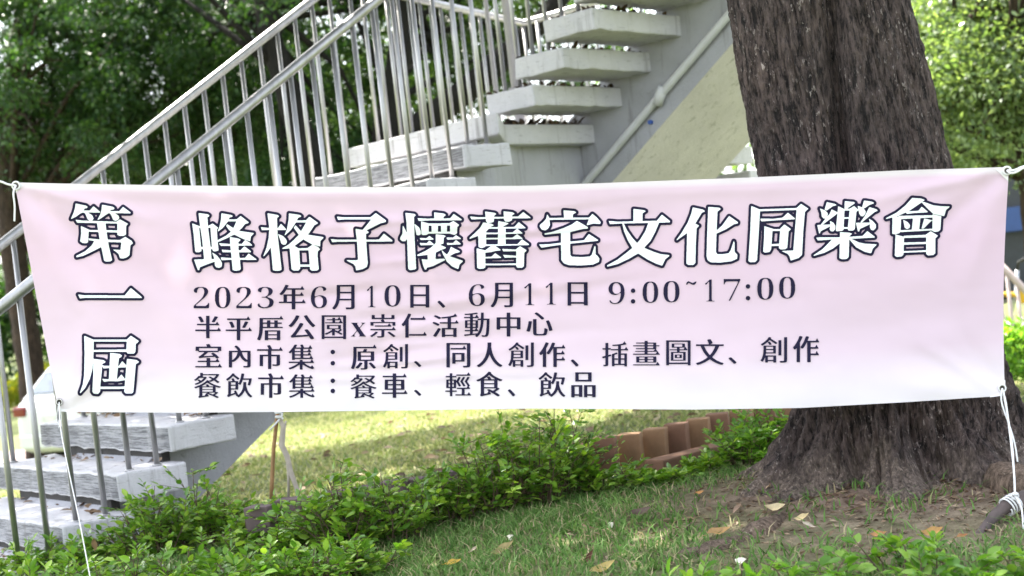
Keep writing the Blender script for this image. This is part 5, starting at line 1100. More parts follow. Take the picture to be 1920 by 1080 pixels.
# ------------------------------------------------------------------ hedges far off
def hedge(label, p, q, hgt, wid, n, L, mat, seed, cat='hedge', name='hedge'):
    rs = np.random.default_rng(seed); p, q = np.array(p), np.array(q)
    t = rs.random(n); c = p + (q - p) * t[:, None]; ln = unit(q - p); sd = np.array([-ln[1], ln[0], 0])
    a = rs.uniform(0, math.pi, n)
    r = np.sqrt(rs.uniform(.35, 1, n)); k = 1 + .18 * np.sin(t * 31) + .1 * np.sin(t * 71)
    pos = c + sd * (np.cos(a) * r * wid * .5)[:, None] + ZZ * (np.sin(a) ** .6 * r * hgt * k)[:, None]
    d_ = unit(rs.normal(size=(n, 3)) + ZZ * .7); nr = rs.normal(size=(n, 3)) + ZZ
    V = leaves(pos, d_, nr, L * rs.uniform(.7, 1.3, n), L * .5 * np.ones(n), LEAF_SMALL)
    o = bigmesh(name, V, LEAF_SMALL[1], 4, mat, None, p); o.location = p
    return tag(o, label, cat)
a = at(1850, 740, 11.2); b = at(2060, 735, 11.4)
hedge('low yellow-green clipped hedge below the railing at the right edge', gp(a[0], a[1]), gp(b[0], b[1]), .42, .6, 6000, .06, M_LEAF_BRIGHT, 5)
a = at(-200, 700, 40); b = at(420, 700, 40)
hedge('long yellow flowering hedge beyond the sunny lawn at the left edge', gp(a[0], a[1]), gp(b[0], b[1]), 1.0, 1.2, 12000, .16, M_LEAF_YELLOW, 6)

a = at(-300, 700, 50); b = at(520, 700, 50)
hedge('tall dark shrub belt behind the yellow hedge at the left edge', gp(a[0], a[1]), gp(b[0], b[1]), 4.6, 4.0, 26000, .26, M_LEAF_DARK, 7, 'shrub belt', 'shrub_belt')

# ------------------------------------------------------------------ block edging
M_BLOCK = [simple('reddish_brown_block', (.19, .10, .06), .85, var=.3, scale=9, bstr=.5, bscale=40), simple('tan_brown_block', (.25, .145, .075), .85, var=.28, scale=9, bstr=.5, bscale=40),
           simple('purple_grey_block', (.12, .085, .085), .85, var=.25, scale=9, bstr=.5, bscale=40)]
ed0 = np.array([-1.28, 5.20]); 
EDG = [(490, 948, 5.35, 2), (546, 934, 5.42, 2), (572, 938, 5.40, 2), (622, 921, 5.5, 2), (690, 910, 5.56, 2), (735, 905, 5.6, 2), (773, 896, 5.66, 2), (828, 889, 5.72, 2), (880, 905, 5.76, 0), (930, 880, 5.84, 2), (985, 872, 5.95, 0),
       (1040, 850, 6.06, 2), (1086, 835, 6.15, 0), (1132, 820, 6.22, 0), (1180, 811, 6.30, 1), (1225, 801, 6.37, 1), (1266, 793, 6.44, 0), (1308, 784, 6.51, 1), (1346, 775, 6.58, 0), (1388, 768, 6.65, 1), (1432, 762, 6.72, 0), (1476, 756, 6.8, 1)]
names = ['dull purple-grey', 'warm tan', 'reddish brown']
erng = random.Random(4)
for k, (px_, py_, d_, mi) in enumerate(EDG):
    p = at(px_, py_, d_); zg = float(ground_z(p[0], p[1])) - .06
    a = -.30 + erng.uniform(-.08, .08); ux = np.array([math.cos(a), math.sin(a), 0]); uy = np.array([-math.sin(a), math.cos(a), 0])
    tilt = erng.uniform(-.02, .025)
    m = MB(); hgt = p[2] - zg
    hgt += erng.uniform(-.006, .012)
    m.box([p[0], p[1], zg + hgt / 2], ux * .051, uy * .038, np.array([tilt * .5 * hgt / .3, 0, hgt / 2]))
    o = m.build('edging_block', M_BLOCK[mi], None, bevel=.006, origin=(p[0], p[1], zg))
    where = ['leftmost, almost hidden by leaves', 'second from the left', 'third from the left', 'fourth from the left', 'fifth from the left, behind the shrubs', 'sixth from the left, behind the shrubs', 'seventh from the left, with lawn showing beside it', 'eighth from the left, wide gap on its left', 'ninth from the left', 'tenth from the left, leafy', 'eleventh from the left, leafy',
             'twelfth from the left, behind the tall shrub', 'just left of the darkest visible block', 'darkest one left of the open stretch', 'first of the open stretch, clear tan face', 'second of the open stretch', 'third of the open stretch, above the fallen timber', 'fourth of the open stretch, above the fallen timber', 'fifth of the open stretch', 'sixth of the open stretch, beside the right shrub', 'second from the right end, behind the right shrub', 'right end, next to the big trunk'][k]
    tag(o, ('%s upright edging block, %s' % (['reddish brown', 'tan brown', 'purple-grey'][mi], where)), 'edging block', 'upright blocks edging the lawn')
a = gpt(1228, 882, .03); b = gpt(1352, 850, .04); ln = unit(b - a); sd = np.array([-ln[1], ln[0], 0])
m = MB(); m.box((a + b) / 2, (b - a) / 2, sd * .05, ZZ * .045); o = m.build('timber_curb', M_BLOCK[0], None, bevel=.008, origin=(a + b) / 2)
tag(o, 'reddish timber curb lying in front of the open stretch of edging blocks', 'curb')

# ------------------------------------------------------------------ shrubs in front of the edging
def shrub(label, base, hgt, wid, nst, npl, L, mat, seed, group=None, name='shrub', cat='shrub', spread=1.0, dead=.01):
    rs = np.random.default_rng(seed); t = empty(name, base, label, cat, group)
    m = MB(); P, D, N_ = [], [], []
    for k in range(nst):
        a = rs.uniform(0, 2 * math.pi); r = wid * .5 * math.sqrt(rs.random()) * spread; hh = hgt * rs.uniform(.45, 1.0) * (1 - .45 * (r / (wid * .5 + 1e-6)) ** 2)
        b0 = base + np.array([math.cos(a) * r * .45, math.sin(a) * r * .45, 0]); b0[2] = float(ground_z(b0[0], b0[1])) - .01
        e = base + np.array([math.cos(a) * r, math.sin(a) * r * .8, 0]) + ZZ * hh + np.array([rs.normal(0, .03), rs.normal(0, .02), 0])
        mid = (b0 + e) / 2 + np.array([rs.normal(0, .03), rs.normal(0, .03), .03])
        ts = np.linspace(0, 1, 8)[:, None]; C = b0 * (1 - ts) ** 2 + mid * 2 * ts * (1 - ts) + e * ts ** 2
        m.tube(C, np.linspace(.0035, .0012, 8), 5)
        # side sprays
        for q in range(int(npl * .45) + 1):
            tq = rs.uniform(.10, 1.0); c0 = b0 * (1 - tq) ** 2 + mid * 2 * tq * (1 - tq) + e * tq ** 2
            dr = unit(np.array([rs.normal(), rs.normal(), rs.uniform(.05, .9)])); ln = rs.uniform(.05, .12) * (hgt / .35) ** .5
            nn = 6
            for w in range(nn):
                s = (w + 1) / nn
                pos = c0 + dr * ln * s + ZZ * (-.15 * s * s * ln); sd = unit(np.cross(dr, ZZ)) * (1 if w % 2 else -1)
                P.append(pos); D.append(dr * .75 + sd * .8 + ZZ * rs.uniform(-.25, .35) + rs.normal(0, .15, 3)); N_.append(ZZ * 1.0 + rs.normal(0, .45, 3))
            P.append(c0 + dr * ln); D.append(dr + rs.normal(0, .2, 3)); N_.append(ZZ + rs.normal(0, .4, 3))
            m.tube([c0, c0 + dr * ln], [.0015, .0008], 4, False)
    m.build('stems', M_TWIG, t, True)
    P, D, N_ = map(np.array, (P, D, N_)); n = len(P); l = L * rs.uniform(.6, 1.25, n)
    bigmesh('foliage', leaves(P, D, N_, l, l * rs.uniform(.42, .58, n), LEAF_BIG), LEAF_BIG[1], 8, mat, t, np.array(base))
    return t
# (pixel of the base, pixel height, pixel width, look)
SHR = [(-40, 1110, 100, 170, 'at the left edge under the lowest step'), (70, 1085, 95, 180, 'in front of the lowest step at the left'), (190, 1070, 105, 190, 'crossed by the slanting string'), (300, 1050, 125, 180, 'just right of the slanting string'),
       (395, 1030, 130, 170, 'at the foot of the stair beam, with a tall sprig'), (470, 1040, 105, 170, 'below the thin stakes'), (560, 1040, 110, 160, 'left of the middle, in front of grey blocks'), (650, 1035, 175, 190, 'broad one left of the middle gap'),
       (745, 1015, 145, 170, 'in front of the block with lawn beside it'), (840, 985, 125, 160, 'thin one over two grey blocks'), (925, 968, 135, 170, 'in the middle of the hedge'), (1010, 950, 175, 160, 'tall one below the last characters'), (1068, 930, 180, 112, 'tallest tip of the hedge, left of the open blocks'),
       (1140, 925, 80, 150, 'low one under the darkest block'), (1225, 915, 58, 150, 'low one under the open blocks'), (1310, 895, 48, 120, 'lowest one, below the timber curb'), (1405, 880, 100, 120, 'bright one left of the trunk'), (1445, 870, 118, 150, 'bright bushy one touching the big trunk'),
       (-10, 1190, 110, 200, 'in the bottom left corner'), (110, 1185, 120, 200, 'cut by the bottom edge, left of the string'), (235, 1180, 125, 200, 'cut by the bottom edge, right of the string'), (360, 1165, 125, 200, 'cut by the bottom edge below the stair beam'), (480, 1145, 115, 190, 'cut by the bottom edge below the stakes'), (590, 1118, 95, 180, 'low one at the bottom edge, before the broad one'), (690, 1085, 75, 160, 'lowest front one, where the hedge meets the grass')]
for k, (bx, by, hp, wp, where) in enumerate(SHR):
    base = gpt(bx, by); dd = base[1]; hgt = hp * dd / F * 1.0; wid = wp * dd / F
    hgt *= .74 if k < 3 else .7 if 12 < k < 16 else 1.0 if 4 < k < 10 else 1.18
    ns = int(27 * wid / .33 * (hgt / .28) ** .6)
    shrub('leafy green shrub %s' % where, base, hgt, wid, max(8, ns), 10, .036, M_LEAF_BRIGHT if 15 < k < 18 else M_LEAF_SHRUB, 200 + k, 'leafy shrubs along the block edging')
# young plants close to the camera at the lower right
YP = [(1300, 1120, 60, 110, 'just inside the bottom edge, left of the white litter'), (1420, 1125, 75, 110, 'at the bottom edge beside the white litter'), (1560, 1110, 70, 140, 'at the bottom edge below the trunk'), (1680, 1085, 95, 110, 'tall single sprig below the trunk'), (1760, 1110, 95, 140, 'bushy one left of the dark branch'),
      (1850, 1120, 100, 140, 'at the foot of the dark branch'), (1930, 1110, 95, 130, 'in the bottom right corner')]
for k, (bx, by, hp, wp, where) in enumerate(YP):
    base = gpt(bx, by); dd = base[1]; hp *= .88
    shrub('bright green young plant %s' % where, base, hp * dd / F * 1.15, wp * dd / F, 5, 5, .040, M_LEAF_BRIGHT, 300 + k, 'young plants at the lower right', 'young_plant', 'plant')
# small weed growing behind the lowest full step
for k, (bx, by, d_) in enumerate(((205, 775, 7.25), (330, 772, 7.2))):
    b_ = at(bx, by, d_); base = gp(b_[0], b_[1]); base[2] = max(base[2], b_[2] - .45)
    base = gp(b_[0], b_[1])
    shrub('green weed showing between the banner and a step, %s' % ('left one' if k == 0 else 'right one'), base, b_[2] - base[2] + .05, .35, 12, 7, .045, M_LEAF_SHRUB, 340 + k, 'weeds behind the steps', 'weed', 'plant')

# ------------------------------------------------------------------ stakes and dead branch
M_STAKE = simple('bamboo_stake', (.30, .17, .07), .7, var=.3, scale=20); M_BLEACH = simple('bleached_stick', (.42, .37, .31), .8, var=.25, scale=20, bstr=.4)
M_DEAD = simple('dark_dead_wood', (.085, .065, .06), .85, var=.35, scale=25, bstr=.6)
d = 5.9
m = MB(); m.tube([at(508, 960, d), at(510, 900, d), at(513, 840, d), at(519, 785, d), at(521, 772, d)], [.009, .0088, .0085, .008, .008], 9)
o = m.build('bamboo_stake', M_STAKE, None, True, origin=at(508, 960, d)); tag(o, 'thin brown bamboo stake standing in the lawn below the banner', 'stake')
m = MB(); m.tube([at(566, 965, d), at(556, 915, d), at(545, 885, d), at(538, 855, d), at(528, 835, d), at(531, 800, d), at(524, 785, d)], [.010, .010, .011, .012, .013, .011, .009], 9)
m.tube([at(541, 935, d), at(541, 890, d), at(538, 858, d)], [.006, .006, .007], 7); m.tube([at(532, 812, d), at(536, 790, d + .05)], [.006, .004], 6)
o = m.build('forked_stick', M_BLEACH, None, True, origin=at(566, 965, d)); tag(o, 'bleached crooked forked stick beside the bamboo stake', 'stick')
m = MB(); q = at(524, 786, d - .02); m.tube([q + .014 * (math.cos(t) * CR + math.sin(t) * CU * .5) + ZZ * .003 * t for t in np.linspace(0, 14, 50)], .004, 6); m.tube([q, at(512, 800, d - .02), at(506, 806, d - .02)], .004, 6)
o = m.build('cord_knot', M_ROPE, None, True, origin=q); tag(o, 'white cord knotted round the top of the forked stick', 'rope')
d = 4.1
m = MB(); P = [at(1808, 1050, d - .12), at(1835, 1008, d - .08), at(1862, 970, d - .03), at(1886, 950, d), at(1902, 944, d), at(1925, 934, d + .03), at(1990, 915, d + .15)]
m.tube(P, [.013, .0155, .0165, .019, .024, .026, .022], 12); m.tube([at(1892, 945, d), at(1888, 930, d + .02)], [.016, .010], 8)
V = m.v[0]; V += .003 * np.stack([fbm(V[:, 0] * 40, V[:, 1] * 40, V[:, 2] * 40, s) for s in (1, 2, 3)], 1)
o = m.build('dead_branch', M_DEAD, None, True, origin=P[3]); tag(o, 'dark dead branch stuck in the ground with white cord wound round it', 'branch')
kn = at(1903, 930, d - .025); wr = at(1894, 947, d)
ax = unit(P[4] - P[2]); s1_ = unit(np.cross(ax, ZZ)); s2_ = np.cross(ax, s1_)
coil = [wr + ax * (t * .0016 - .02) + .026 * (math.cos(t) * s1_ + math.sin(t) * s2_) for t in np.linspace(0, 28, 100)]
rope('rope', [e3, at(1888, 770, 4.26), at(1896, 830, 4.2), at(1902, 890, 4.12), kn], .0030, 'white cord tying the bottom right corner of the banner to the dead branch', 0,
     [[e3, at(1876, 752, 4.26), at(1890, 790, 4.25), at(1903, 830, 4.22), at(1908, 866, 4.21)], coil, ring(kn, .010, CR, CU), ring(kn + CU * .006, .008, CR, _f), ring(e3, .011, CR, CU),
      [kn, at(1915, 945, 4.05), at(1919, 985, 4.0), at(1922, 1100, 3.95)], [e3, at(1886, 752, 4.25), at(1891, 790, 4.235), at(1899, 835, 4.19), kn]])

# ------------------------------------------------------------------ fallen leaves
FL = [(1345, 999, 46, .2, 'big yellow-brown curled leaf by the bare root', (.34, .20, .07)), (1130, 1066, 50, .5, 'yellow-green curled leaf at the bottom edge', (.36, .27, .08)), (1106, 1044, 34, 1.1, 'dark red-brown curled leaf at the bottom', (.10, .035, .02)),
      (943, 1030, 46, .5, 'long olive-yellow leaf in the grass', (.28, .22, .08)), (848, 1056, 32, .1, 'bright yellow leaf below the hedge', (.50, .32, .04)), (890, 1029, 16, .8, 'small beige leaf left of the long olive leaf', (.42, .34, .24)), (683, 957, 20, -.7, 'rusty leaf caught among the shrub leaves', (.24, .10, .04)),
      (1437, 914, 28, 1.5, 'beige upright leaf left of the trunk', (.46, .32, .2)), (1451, 953, 44, .05, 'long pale straw-coloured leaf', (.52, .42, .24)), (1502, 971, 32, .3, 'pale yellow leaf at the trunk foot', (.52, .40, .2)), (1514, 985, 28, -.6, 'whitish dry leaf below the pale yellow one', (.45, .37, .28)),
      (1383, 953, 24, .9, 'brown dry leaf left of the straw leaf', (.27, .18, .12)), (1289, 988, 28, 1.5, 'dark purple-brown leaf in the grass', (.09, .06, .05)), (1200, 962, 44, .35, 'dark shrivelled leaf right of the middle', (.11, .07, .05)), (1311, 924, 18, .2, 'small orange leaf in front of the low shrub', (.38, .18, .05)),
      (1745, 999, 50, .12, 'long orange-yellow leaf below the trunk', (.36, .20, .05)), (1645, 1003, 36, -.05, 'orange-brown leaf behind the tall sprig', (.38, .18, .06)), (176, 1017, 30, 1.5, 'tan leaf standing among the left shrubs', (.40, .25, .14)), (1802, 1006, 24, .1, 'short rusty leaf left of the dead branch', (.30, .12, .03)),
      (1255, 820, 0, 0, '', None)]
lm = {}
for k, (px_, py_, wpx, ang, lab, colr) in enumerate(FL):
    if colr is None: continue
    up = .02 if 'shrub' not in lab else .12
    c = gpt(px_, py_, up) ; dd = c[1]; L = wpx * dd / F * .92
    if 'caught' in lab or 'among' in lab: c = at(px_, py_, dd - .15); dd -= .15
    d_ = math.cos(ang) * CR + math.sin(ang) * CU * .8 + _f * .45 * math.cos(ang * 2)
    d_ = unit(d_); nr = unit(ZZ * .8 - _f * .6 + .25 * CR)
    ts = np.linspace(0, 1, 7); y = unit(np.cross(nr, d_)); z = np.cross(d_, y)
    m = MB(); vv_ = []
    wd = [.02, .11, .17, .185, .15, .08, .01]
    for t, w in zip(ts, wd):
        cc = c + d_ * L * (t - .5) * 1.15 + z * (L * .75 * (t - .45) ** 2 + L * .06 * math.sin(9 * t + k)) + y * L * .05 * math.sin(5 * t + k)
        vv_ += [cc + y * L * w + z * L * w * .9, cc - z * 0, cc - y * L * w + z * L * w * .7]
    fs = []
    for q in range(6):
        a = q * 3; fs += [(a, a + 1, a + 4, a + 3), (a + 1, a + 2, a + 5, a + 4)]
    m.add(vv_, fs); m.tube([c - d_ * L * .57, c - d_ * L * .75 + z * .004], [.0012, .0008], 5)
    o = m.build('fallen_leaf', simple('dry_leaf_%s' % lab.split(' leaf')[0].replace(' ', '_').replace('-', '_')[:28], colr, .6, var=.35, scale=40), None, True, fix=False, origin=c)
    tag(o, lab, 'leaf', 'fallen dry leaves')
for (px_, py_, lab) in ((1144, 985, 'white petal lying on the bare earth right of the hedge'), (957, 1008, 'small white petal in the grass above the olive leaf'), (1392, 1052, 'crumpled white paper scrap at the bottom between young plants')):
    c = gpt(px_, py_, .012); m = MB(); r0 = .011 if 'petal' in lab else .018
    m.add([c + np.array([math.cos(a) * r0 * (1 + .25 * math.sin(3 * a)), math.sin(a) * r0, .008 * math.sin(2 * a + px_)]) for a in np.linspace(0, 6.28, 12, endpoint=False)] + [c + ZZ * .011], [(i, (i + 1) % 12, 12) for i in range(12)])
    o = m.build('petal' if 'petal' in lab else 'paper_scrap', simple('off_white_petal', (.66, .62, .50), .6, var=.1), None, True, fix=False, origin=c); tag(o, lab, 'petal' if 'petal' in lab else 'litter')
# litter of brown bits on the bare earth and dry leaves scattered on the lawn: nobody could count them
rs = np.random.default_rng(91)
n = 4500; ang = rs.uniform(0, 6.28, n); r = np.abs(rs.normal(0, .75, n)) + .1; x = 1.15 + np.cos(ang) * r * 1.3; y = 4.55 + np.sin(ang) * r * .9
k = (y < 5.6); x, y = x[k], y[k]; n = len(x); pos = np.stack([x, y, ground_z(x, y) + .006], 1)
d_ = unit(np.stack([np.cos(ang[k] * 3), np.sin(ang[k] * 3), rs.normal(0, .25, n)], 1)); nr = rs.normal(0, .35, (n, 3)) + ZZ
l = rs.uniform(.008, .035, n)
M_LIT = grass_mat('dry_litter', [(0, (.07, .045, .03)), (.4, (.17, .11, .07)), (.75, (.30, .21, .13)), (1, (.46, .36, .25))])
o = bigmesh('leaf_litter', leaves(pos, d_, nr, l, l * rs.uniform(.15, .5, n), LEAF_SMALL), LEAF_SMALL[1], 4, M_LIT); tag(o, 'fine brown leaf litter on the bare earth round the trunk', 'litter', kind='stuff')
n = 700; x = rs.uniform(-4, 3, n); y = rs.uniform(6.6, 13, n); pos = np.stack([x, y, ground_z(x, y) + .03], 1); a = rs.uniform(0, 6.28, n)
d_ = np.stack([np.cos(a), np.sin(a), 0 * a], 1); nr = rs.normal(0, .4, (n, 3)) + ZZ; l = rs.uniform(.03, .09, n)
o = bigmesh('leaf_litter', leaves(pos, d_, nr, l, l * .5, LEAF_BIG), LEAF_BIG[1], 8, M_LIT); tag(o, 'scattered dry leaves on the sunny lawn', 'litter', kind='stuff')
n = 300; kk = rs.integers(-3, 8, n); s = rs.uniform(.10, .24, n); w = rs.uniform(.1, SW - .1, n)
pos = P0 + (kk * R1 + .12 + s * .8)[:, None] * U1 + w[:, None] * N1 + ((kk * RISE) + .008)[:, None] * ZZ; a = rs.uniform(0, 6.28, n)
d_ = np.stack([np.cos(a), np.sin(a), rs.uniform(-.1, .4, n)], 1); l = rs.uniform(.02, .055, n)
o = bigmesh('leaf_litter', leaves(pos, d_, rs.normal(0, .4, (n, 3)) + ZZ, l, l * .5, LEAF_BIG), LEAF_BIG[1], 8, M_LIT); tag(o, 'dry leaves lying at the back of the lower steps', 'litter', kind='stuff')

n = 420; kk = rs.integers(0, 9, n); s = rs.uniform(.02, .30, n); w = rs.uniform(.02, OV, n)
pos = Q0 + (kk * R2 + s)[:, None] * U2 + w[:, None] * N2 + ((kk * RISE) + .008)[:, None] * ZZ; a = rs.uniform(0, 6.28, n)
d_ = np.stack([np.cos(a), np.sin(a), rs.uniform(-.1, .5, n)], 1); l = rs.uniform(.02, .06, n)
M_LITD = grass_mat('dark_rotting_leaves', [(0, (.02, .015, .01)), (.5, (.06, .04, .025)), (1, (.14, .09, .05))])
n3 = 620; k3 = rs.integers(0, 10, n3); s = R2 + rs.uniform(-.01, .09, n3); w = rs.uniform(.02, OV + .05, n3)
pos = np.vstack([pos, Q0 + (k3 * R2 + s)[:, None] * U2 + w[:, None] * N2 + ((k3 * RISE) + .004)[:, None] * ZZ]); a = rs.uniform(0, 6.28, n3)
d_ = np.vstack([d_, np.stack([np.cos(a), np.sin(a), rs.uniform(.05, 1.2, n3)], 1)]); l = np.concatenate([l, rs.uniform(.025, .055, n3)]); n = n + n3
n2 = 330; s = rs.uniform(-.45, -.02, n2); w = rs.uniform(.0, 1.3, n2); pos = np.vstack([pos, QB + s[:, None] * U2 + w[:, None] * N2 + .004 * ZZ]); a = rs.uniform(0, 6.28, n2)
d_ = np.vstack([d_, np.stack([np.cos(a), np.sin(a), rs.uniform(.1, 1.3, n2)], 1)]); l = np.concatenate([l, rs.uniform(.03, .075, n2)]); n = n + n2
o = bigmesh('leaf_litter', leaves(pos, d_, rs.normal(0, .5, (n, 3)) + ZZ, l, l * .5, LEAF_BIG), LEAF_BIG[1], 8, M_LITD); tag(o, 'dark rotting leaves lying on the upper steps', 'litter', kind='stuff')

# ------------------------------------------------------------------ white car behind the stairs
M_CARW = simple('white_car_paint', (.52, .53, .54), .25, var=.02); M_GLASS = simple('tinted_car_glass', (.05, .07, .10), .08, var=.1, spec=.8)
M_TAIL = simple('red_tail_lamp', (.14, .008, .008), .2, var=.1); M_TYRE = simple('black_tyre', (.02, .02, .02), .8); M_RIM = simple('alloy_rim', (.45, .45, .46), .35, .9)
M_BLACK = simple('black_plastic', (.02, .02, .022), .5)
cpos = at(312, 780, 21.0); cpos = gp(cpos[0], cpos[1]) + [0, 0, .03]
car = empty('parked_car', cpos, 'white hatchback car parked beyond the lawn behind the lower steps', 'car'); CO = np.array(cpos)
# profile along the length (x: rear -2.1 .. front 2.1)
ca = 1.02; cu_, cv_ = np.array([math.cos(ca), math.sin(ca), 0]), np.array([-math.sin(ca), math.cos(ca), 0])
st = [(-2.08, .45, .80, .62), (-2.05, .30, .95, .74), (-1.85, .24, 1.02, .80), (-1.0, .22, 1.0, .84), (0, .22, .98, .85), (1.0, .22, .94, .84), (1.8, .24, .80, .76), (2.05, .32, .66, .62), (2.1, .45, .58, .52)]
m = MB(); vv_ = []
for (x_, z0, z1, hw) in st:
    zs = [z0, z0, z0 + (z1 - z0) * .35, z1 - .05, z1, z1, z1 - .05, z0 + (z1 - z0) * .35]; ws = [-hw * .9, hw * .9, hw, hw * .97, hw * .88, -hw * .88, -hw * .97, -hw]
    vv_ += [CO + cu_ * x_ + cv_ * w_ + ZZ * z_ for w_, z_ in zip(ws, zs)]
fs = [tuple(range(8)), tuple(range(64, 72))[::-1]]
for q in range(8):
    for w_ in range(8): fs.append((q * 8 + w_, q * 8 + (w_ + 1) % 8, q * 8 + 8 + (w_ + 1) % 8, q * 8 + 8 + w_))
m.add(vv_, fs); body = m.build('body', M_CARW, car, True, bevel=0)
cab = [(-1.92, .98), (-1.55, 1.40), (-.9, 1.47), (.1, 1.45), (.55, 1.36), (1.15, .95)]
m = MB(); vv_ = []
for (x_, z_) in cab:
    wt = .80 - .22 * (z_ - .95) / .5
    vv_ += [CO + cu_ * x_ + cv_ * -wt + ZZ * z_, CO + cu_ * x_ + cv_ * wt + ZZ * z_]
fs = [tuple(range(0, 12, 2)), tuple(range(1, 12, 2))[::-1]] + [(2 * q, 2 * q + 1, 2 * q + 3, 2 * q + 2) for q in range(5)]
m.add(vv_, fs); m.build('cabin', M_CARW, car, False, bevel=.05)
def wpane(name, pts, mat=M_GLASS):
    m = MB(); P = np.array([CO + cu_ * a + cv_ * b + ZZ * c for a, b, c in pts]); nr = unit(np.cross(P[1] - P[0], P[2] - P[0]))
    c_ = P.mean(0) - (CO + ZZ * 1.1 + cu_ * -.4); nr = nr if nr @ c_ > 0 else -nr
    m.prism(P + nr * .001, nr * .012); return m.build(name, mat, car)
def cw(z): return .80 - .22 * (z - .95) / .5
for sgn in (-1, 1):
    wpane('side_window', [(-1.55, sgn * cw(1.03), 1.03), (-1.32, sgn * cw(1.36), 1.36), (-.65, sgn * cw(1.38), 1.38), (-.65, sgn * cw(1.03), 1.03)])
    wpane('side_window', [(-.58, sgn * cw(1.03), 1.03), (-.58, sgn * cw(1.38), 1.38), (.2, sgn * cw(1.36), 1.36), (.75, sgn * cw(1.03), 1.03)])
wpane('rear_window', [(-1.86, -.66, 1.06), (-1.86, .66, 1.06), (-1.62, .56, 1.33), (-1.62, -.56, 1.33)])
for sgn in (-1, 1):
    m = MB(); m.box(CO + cu_ * -1.98 + cv_ * sgn * .64 + ZZ * .84, cu_ * .13, cv_ * .12, ZZ * .07); m.build('tail_lamp', M_TAIL, car, bevel=.03)
    for xx in (-1.3, 1.28):
        c_ = CO + cu_ * xx + cv_ * sgn * .76 + ZZ * .30; m = MB(); m.tube([c_ - cv_ * .1, c_ + cv_ * .1], .31, 26); w_ = m.build('wheel', M_TYRE, car, False, bevel=.03)
        m = MB(); m.tube([c_ + cv_ * sgn * .07, c_ + cv_ * sgn * .108], .2, 20); m.build('rim', M_RIM, w_, bevel=.01)
m = MB(); m.box(CO + cu_ * -2.06 + ZZ * .42, cu_ * .05, cv_ * .68, ZZ * .10); m.build('bumper', M_CARW, car, bevel=.03)
m = MB(); m.box(CO + cu_ * -2.075 + ZZ * .70, cu_ * .01, cv_ * .20, ZZ * .06); m.build('number_plate', simple('plain_plate', (.5, .5, .48), .5), car)

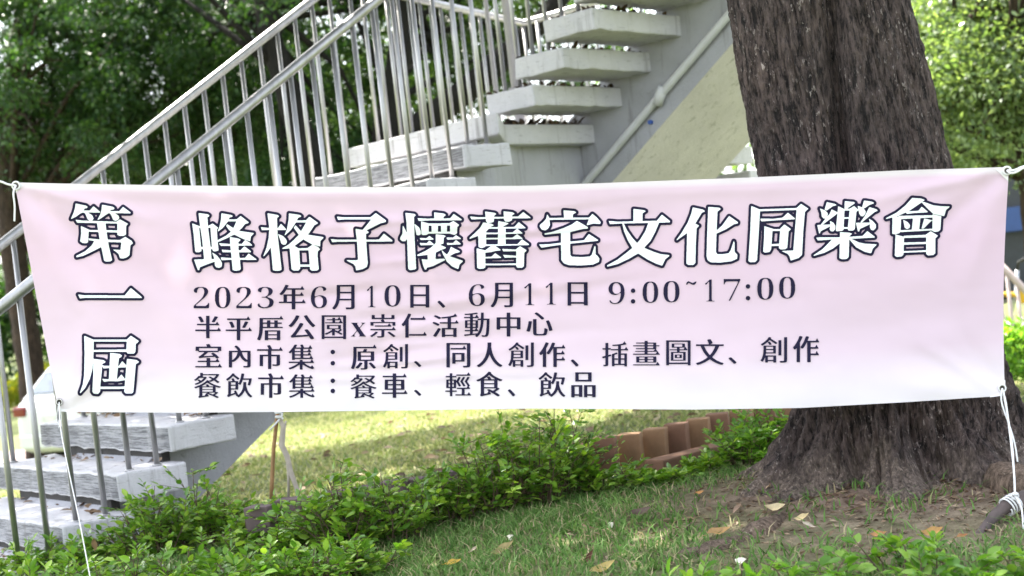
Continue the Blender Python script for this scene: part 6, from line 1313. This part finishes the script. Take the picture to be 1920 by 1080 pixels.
# ------------------------------------------------------------------ right edge: railing, bicycles, building
d = 13.2
ra = at(1850, 470, d); rb = at(1935, 558, d); 
M_RAIL = simple('pinkish_painted_rail', (.42, .34, .32), .5, var=.15)
rl = empty('ramp_railing', gp(*(at(1890, 640, d)[:2])), 'sloping grey-pink metal railing in front of the yellow bicycles', 'railing')
m = MB(); m.tube([ra, rb, rb + (rb - ra) * .9], .033, 10); m.build('top_rail', M_RAIL, rl, True)
for k in range(9):
    q = ra + (rb - ra) * (k * .22); zb = float(ground_z(q[0], q[1])); m = MB(); m.tube([[q[0], q[1], zb - .03], q - ZZ * .02], .018, 8); m.build('baluster', M_RAIL, rl, True)
M_YEL = simple('yellow_bike_paint', (.70, .42, .02), .35, var=.05); M_SILV = simple('silver_bike_metal', (.55, .56, .58), .3, .7)
def bicycle(label, pos, ang):
    t = empty('bicycle', pos, label, 'bicycle', 'yellow bicycles behind the railing'); B = np.array(pos); a = np.array([math.cos(ang), math.sin(ang), 0]); s_ = np.array([-math.sin(ang), math.cos(ang), 0])
    def q(x_, z_, y_=0): return B + a * x_ + s_ * y_ + ZZ * z_
    R = .32
    for x_ in (-.52, .52):
        m = MB(); m.tube([q(x_ + R * math.cos(t_), R + .01 + R * math.sin(t_)) for t_ in np.linspace(0, 2 * math.pi, 33)], .02, 8, False); w_ = m.build('wheel', M_TYRE, t, True)
        m = MB(); m.tube([q(x_, R + .01, -.04), q(x_, R + .01, .04)], .025, 8)
        for k in range(14): an = k * math.pi / 7; m.tube([q(x_, R + .01), q(x_ + R * .96 * math.cos(an), R + .01 + R * .96 * math.sin(an))], .0025, 4, False)
        m.build('spokes', M_SILV, w_)
        m = MB(); m.tube([q(x_ + (R + .04) * math.cos(t_), R + .01 + (R + .04) * math.sin(t_)) for t_ in np.linspace(.5, 2.9, 14)], .03, 8); m.build('mudguard', M_YEL, t, True)
    m = MB()
    for P in ([q(-.52, .33), q(-.12, .30), q(.40, .62)], [q(-.12, .30), q(-.24, .74)], [q(-.52, .33), q(-.21, .60)], [q(.52, .33), q(.40, .70), q(.36, .95)]): m.tube(P, .022, 9)
    m.build('frame', M_SILV, t, True)
    m = MB(); m.tube([q(.36, .95), q(.34, 1.04), q(.22, 1.08, .27)], .014, 8); m.tube([q(.34, 1.04), q(.22, 1.08, -.27)], .014, 8); m.build('handlebar', M_BLACK, t, True)
    m = MB(); m.box(q(-.26, .80), a * .13, s_ * .07, ZZ * .03); m.build('saddle', M_BLACK, t, bevel=.02)
    m = MB()
    for P in ([q(.48, .78, -.14), q(.78, .80, -.14), q(.78, .80, .14), q(.48, .78, .14), q(.48, .78, -.14)], [q(.50, .60, -.12), q(.74, .60, -.12), q(.74, .60, .12), q(.50, .60, .12), q(.50, .60, -.12)]): m.tube(P, .008, 6, False)
    for y_ in (-.12, 0, .12):
        for x_ in (.50, .62, .74): m.tube([q(x_, .60, y_), q(x_ + .01, .79, y_ * 1.1)], .005, 5)
    m.build('basket', M_BLACK, t)
    m = MB(); m.box(q(.30, .66), a * .08, s_ * .03, ZZ * .09); m.build('yellow_panel', M_YEL, t, bevel=.02)
    return t
d = 15.2
c = at(1905, 640, d); bicycle('yellow and silver hire bicycle nearest the banner edge, behind the railing', gp(c[0], c[1]), 2.5)
c = at(1985, 640, d + .7); bicycle('yellow hire bicycle farther right, only its mudguard inside the picture', gp(c[0], c[1]), 2.6)
bl = at(1880, 400, 30); bl = gp(bl[0], bl[1])
bd = empty('building', bl, 'pale mauve building with a dark shopfront behind the trees on the right', 'building')
M_MAUVE = simple('mauve_render', (.36, .29, .30), .85, var=.12); M_DARKF = simple('dark_shopfront', (.018, .022, .03), .35, var=.3); M_BLUE = simple('blue_sign_board', (.02, .06, .2), .45, var=.08); M_BGL = simple('building_glass', (.06, .09, .12), .1, spec=.8)
bx = np.array([1, -.1, 0]) / 1.005; by_ = np.array([.1, 1, 0]) / 1.005
m = MB(); m.box(bl + bx * 3.0 + by_ * 3 + ZZ * 6.7, bx * 7.0, by_ * 2.9, ZZ * 3.6); m.build('upper_wall', M_MAUVE, bd)
m = MB(); m.box(bl + bx * 3.0 + by_ * 3.1 + ZZ * 1.55, bx * 6.9, by_ * 2.8, ZZ * 1.545); m.build('shopfront', M_DARKF, bd)
sg = at(1935, 407, 29.6); m = MB(); m.box([sg[0], sg[1], sg[2]], bx * .62, by_ * .06, ZZ * .25); m.build('sign_board', M_BLUE, bd, bevel=.01)
for k in range(5):
    for f_ in range(2):
        c_ = bl + bx * (-3 + k * 2.8) + by_ * .095 + ZZ * (4.4 + f_ * 2.8); m = MB(); m.box(c_, bx * .8, by_ * .03, ZZ * .7); w_ = m.build('window', M_BGL, bd)
        m = MB()
        for dz in (-.74, .74): m.box(c_ + ZZ * dz - by_ * .01, bx * .86, by_ * .05, ZZ * .045)
        m.box(c_ - by_ * .012, bx * .03, by_ * .045, ZZ * .69); m.build('window_frame', simple('window_frame_paint', (.6, .6, .58), .6), w_)
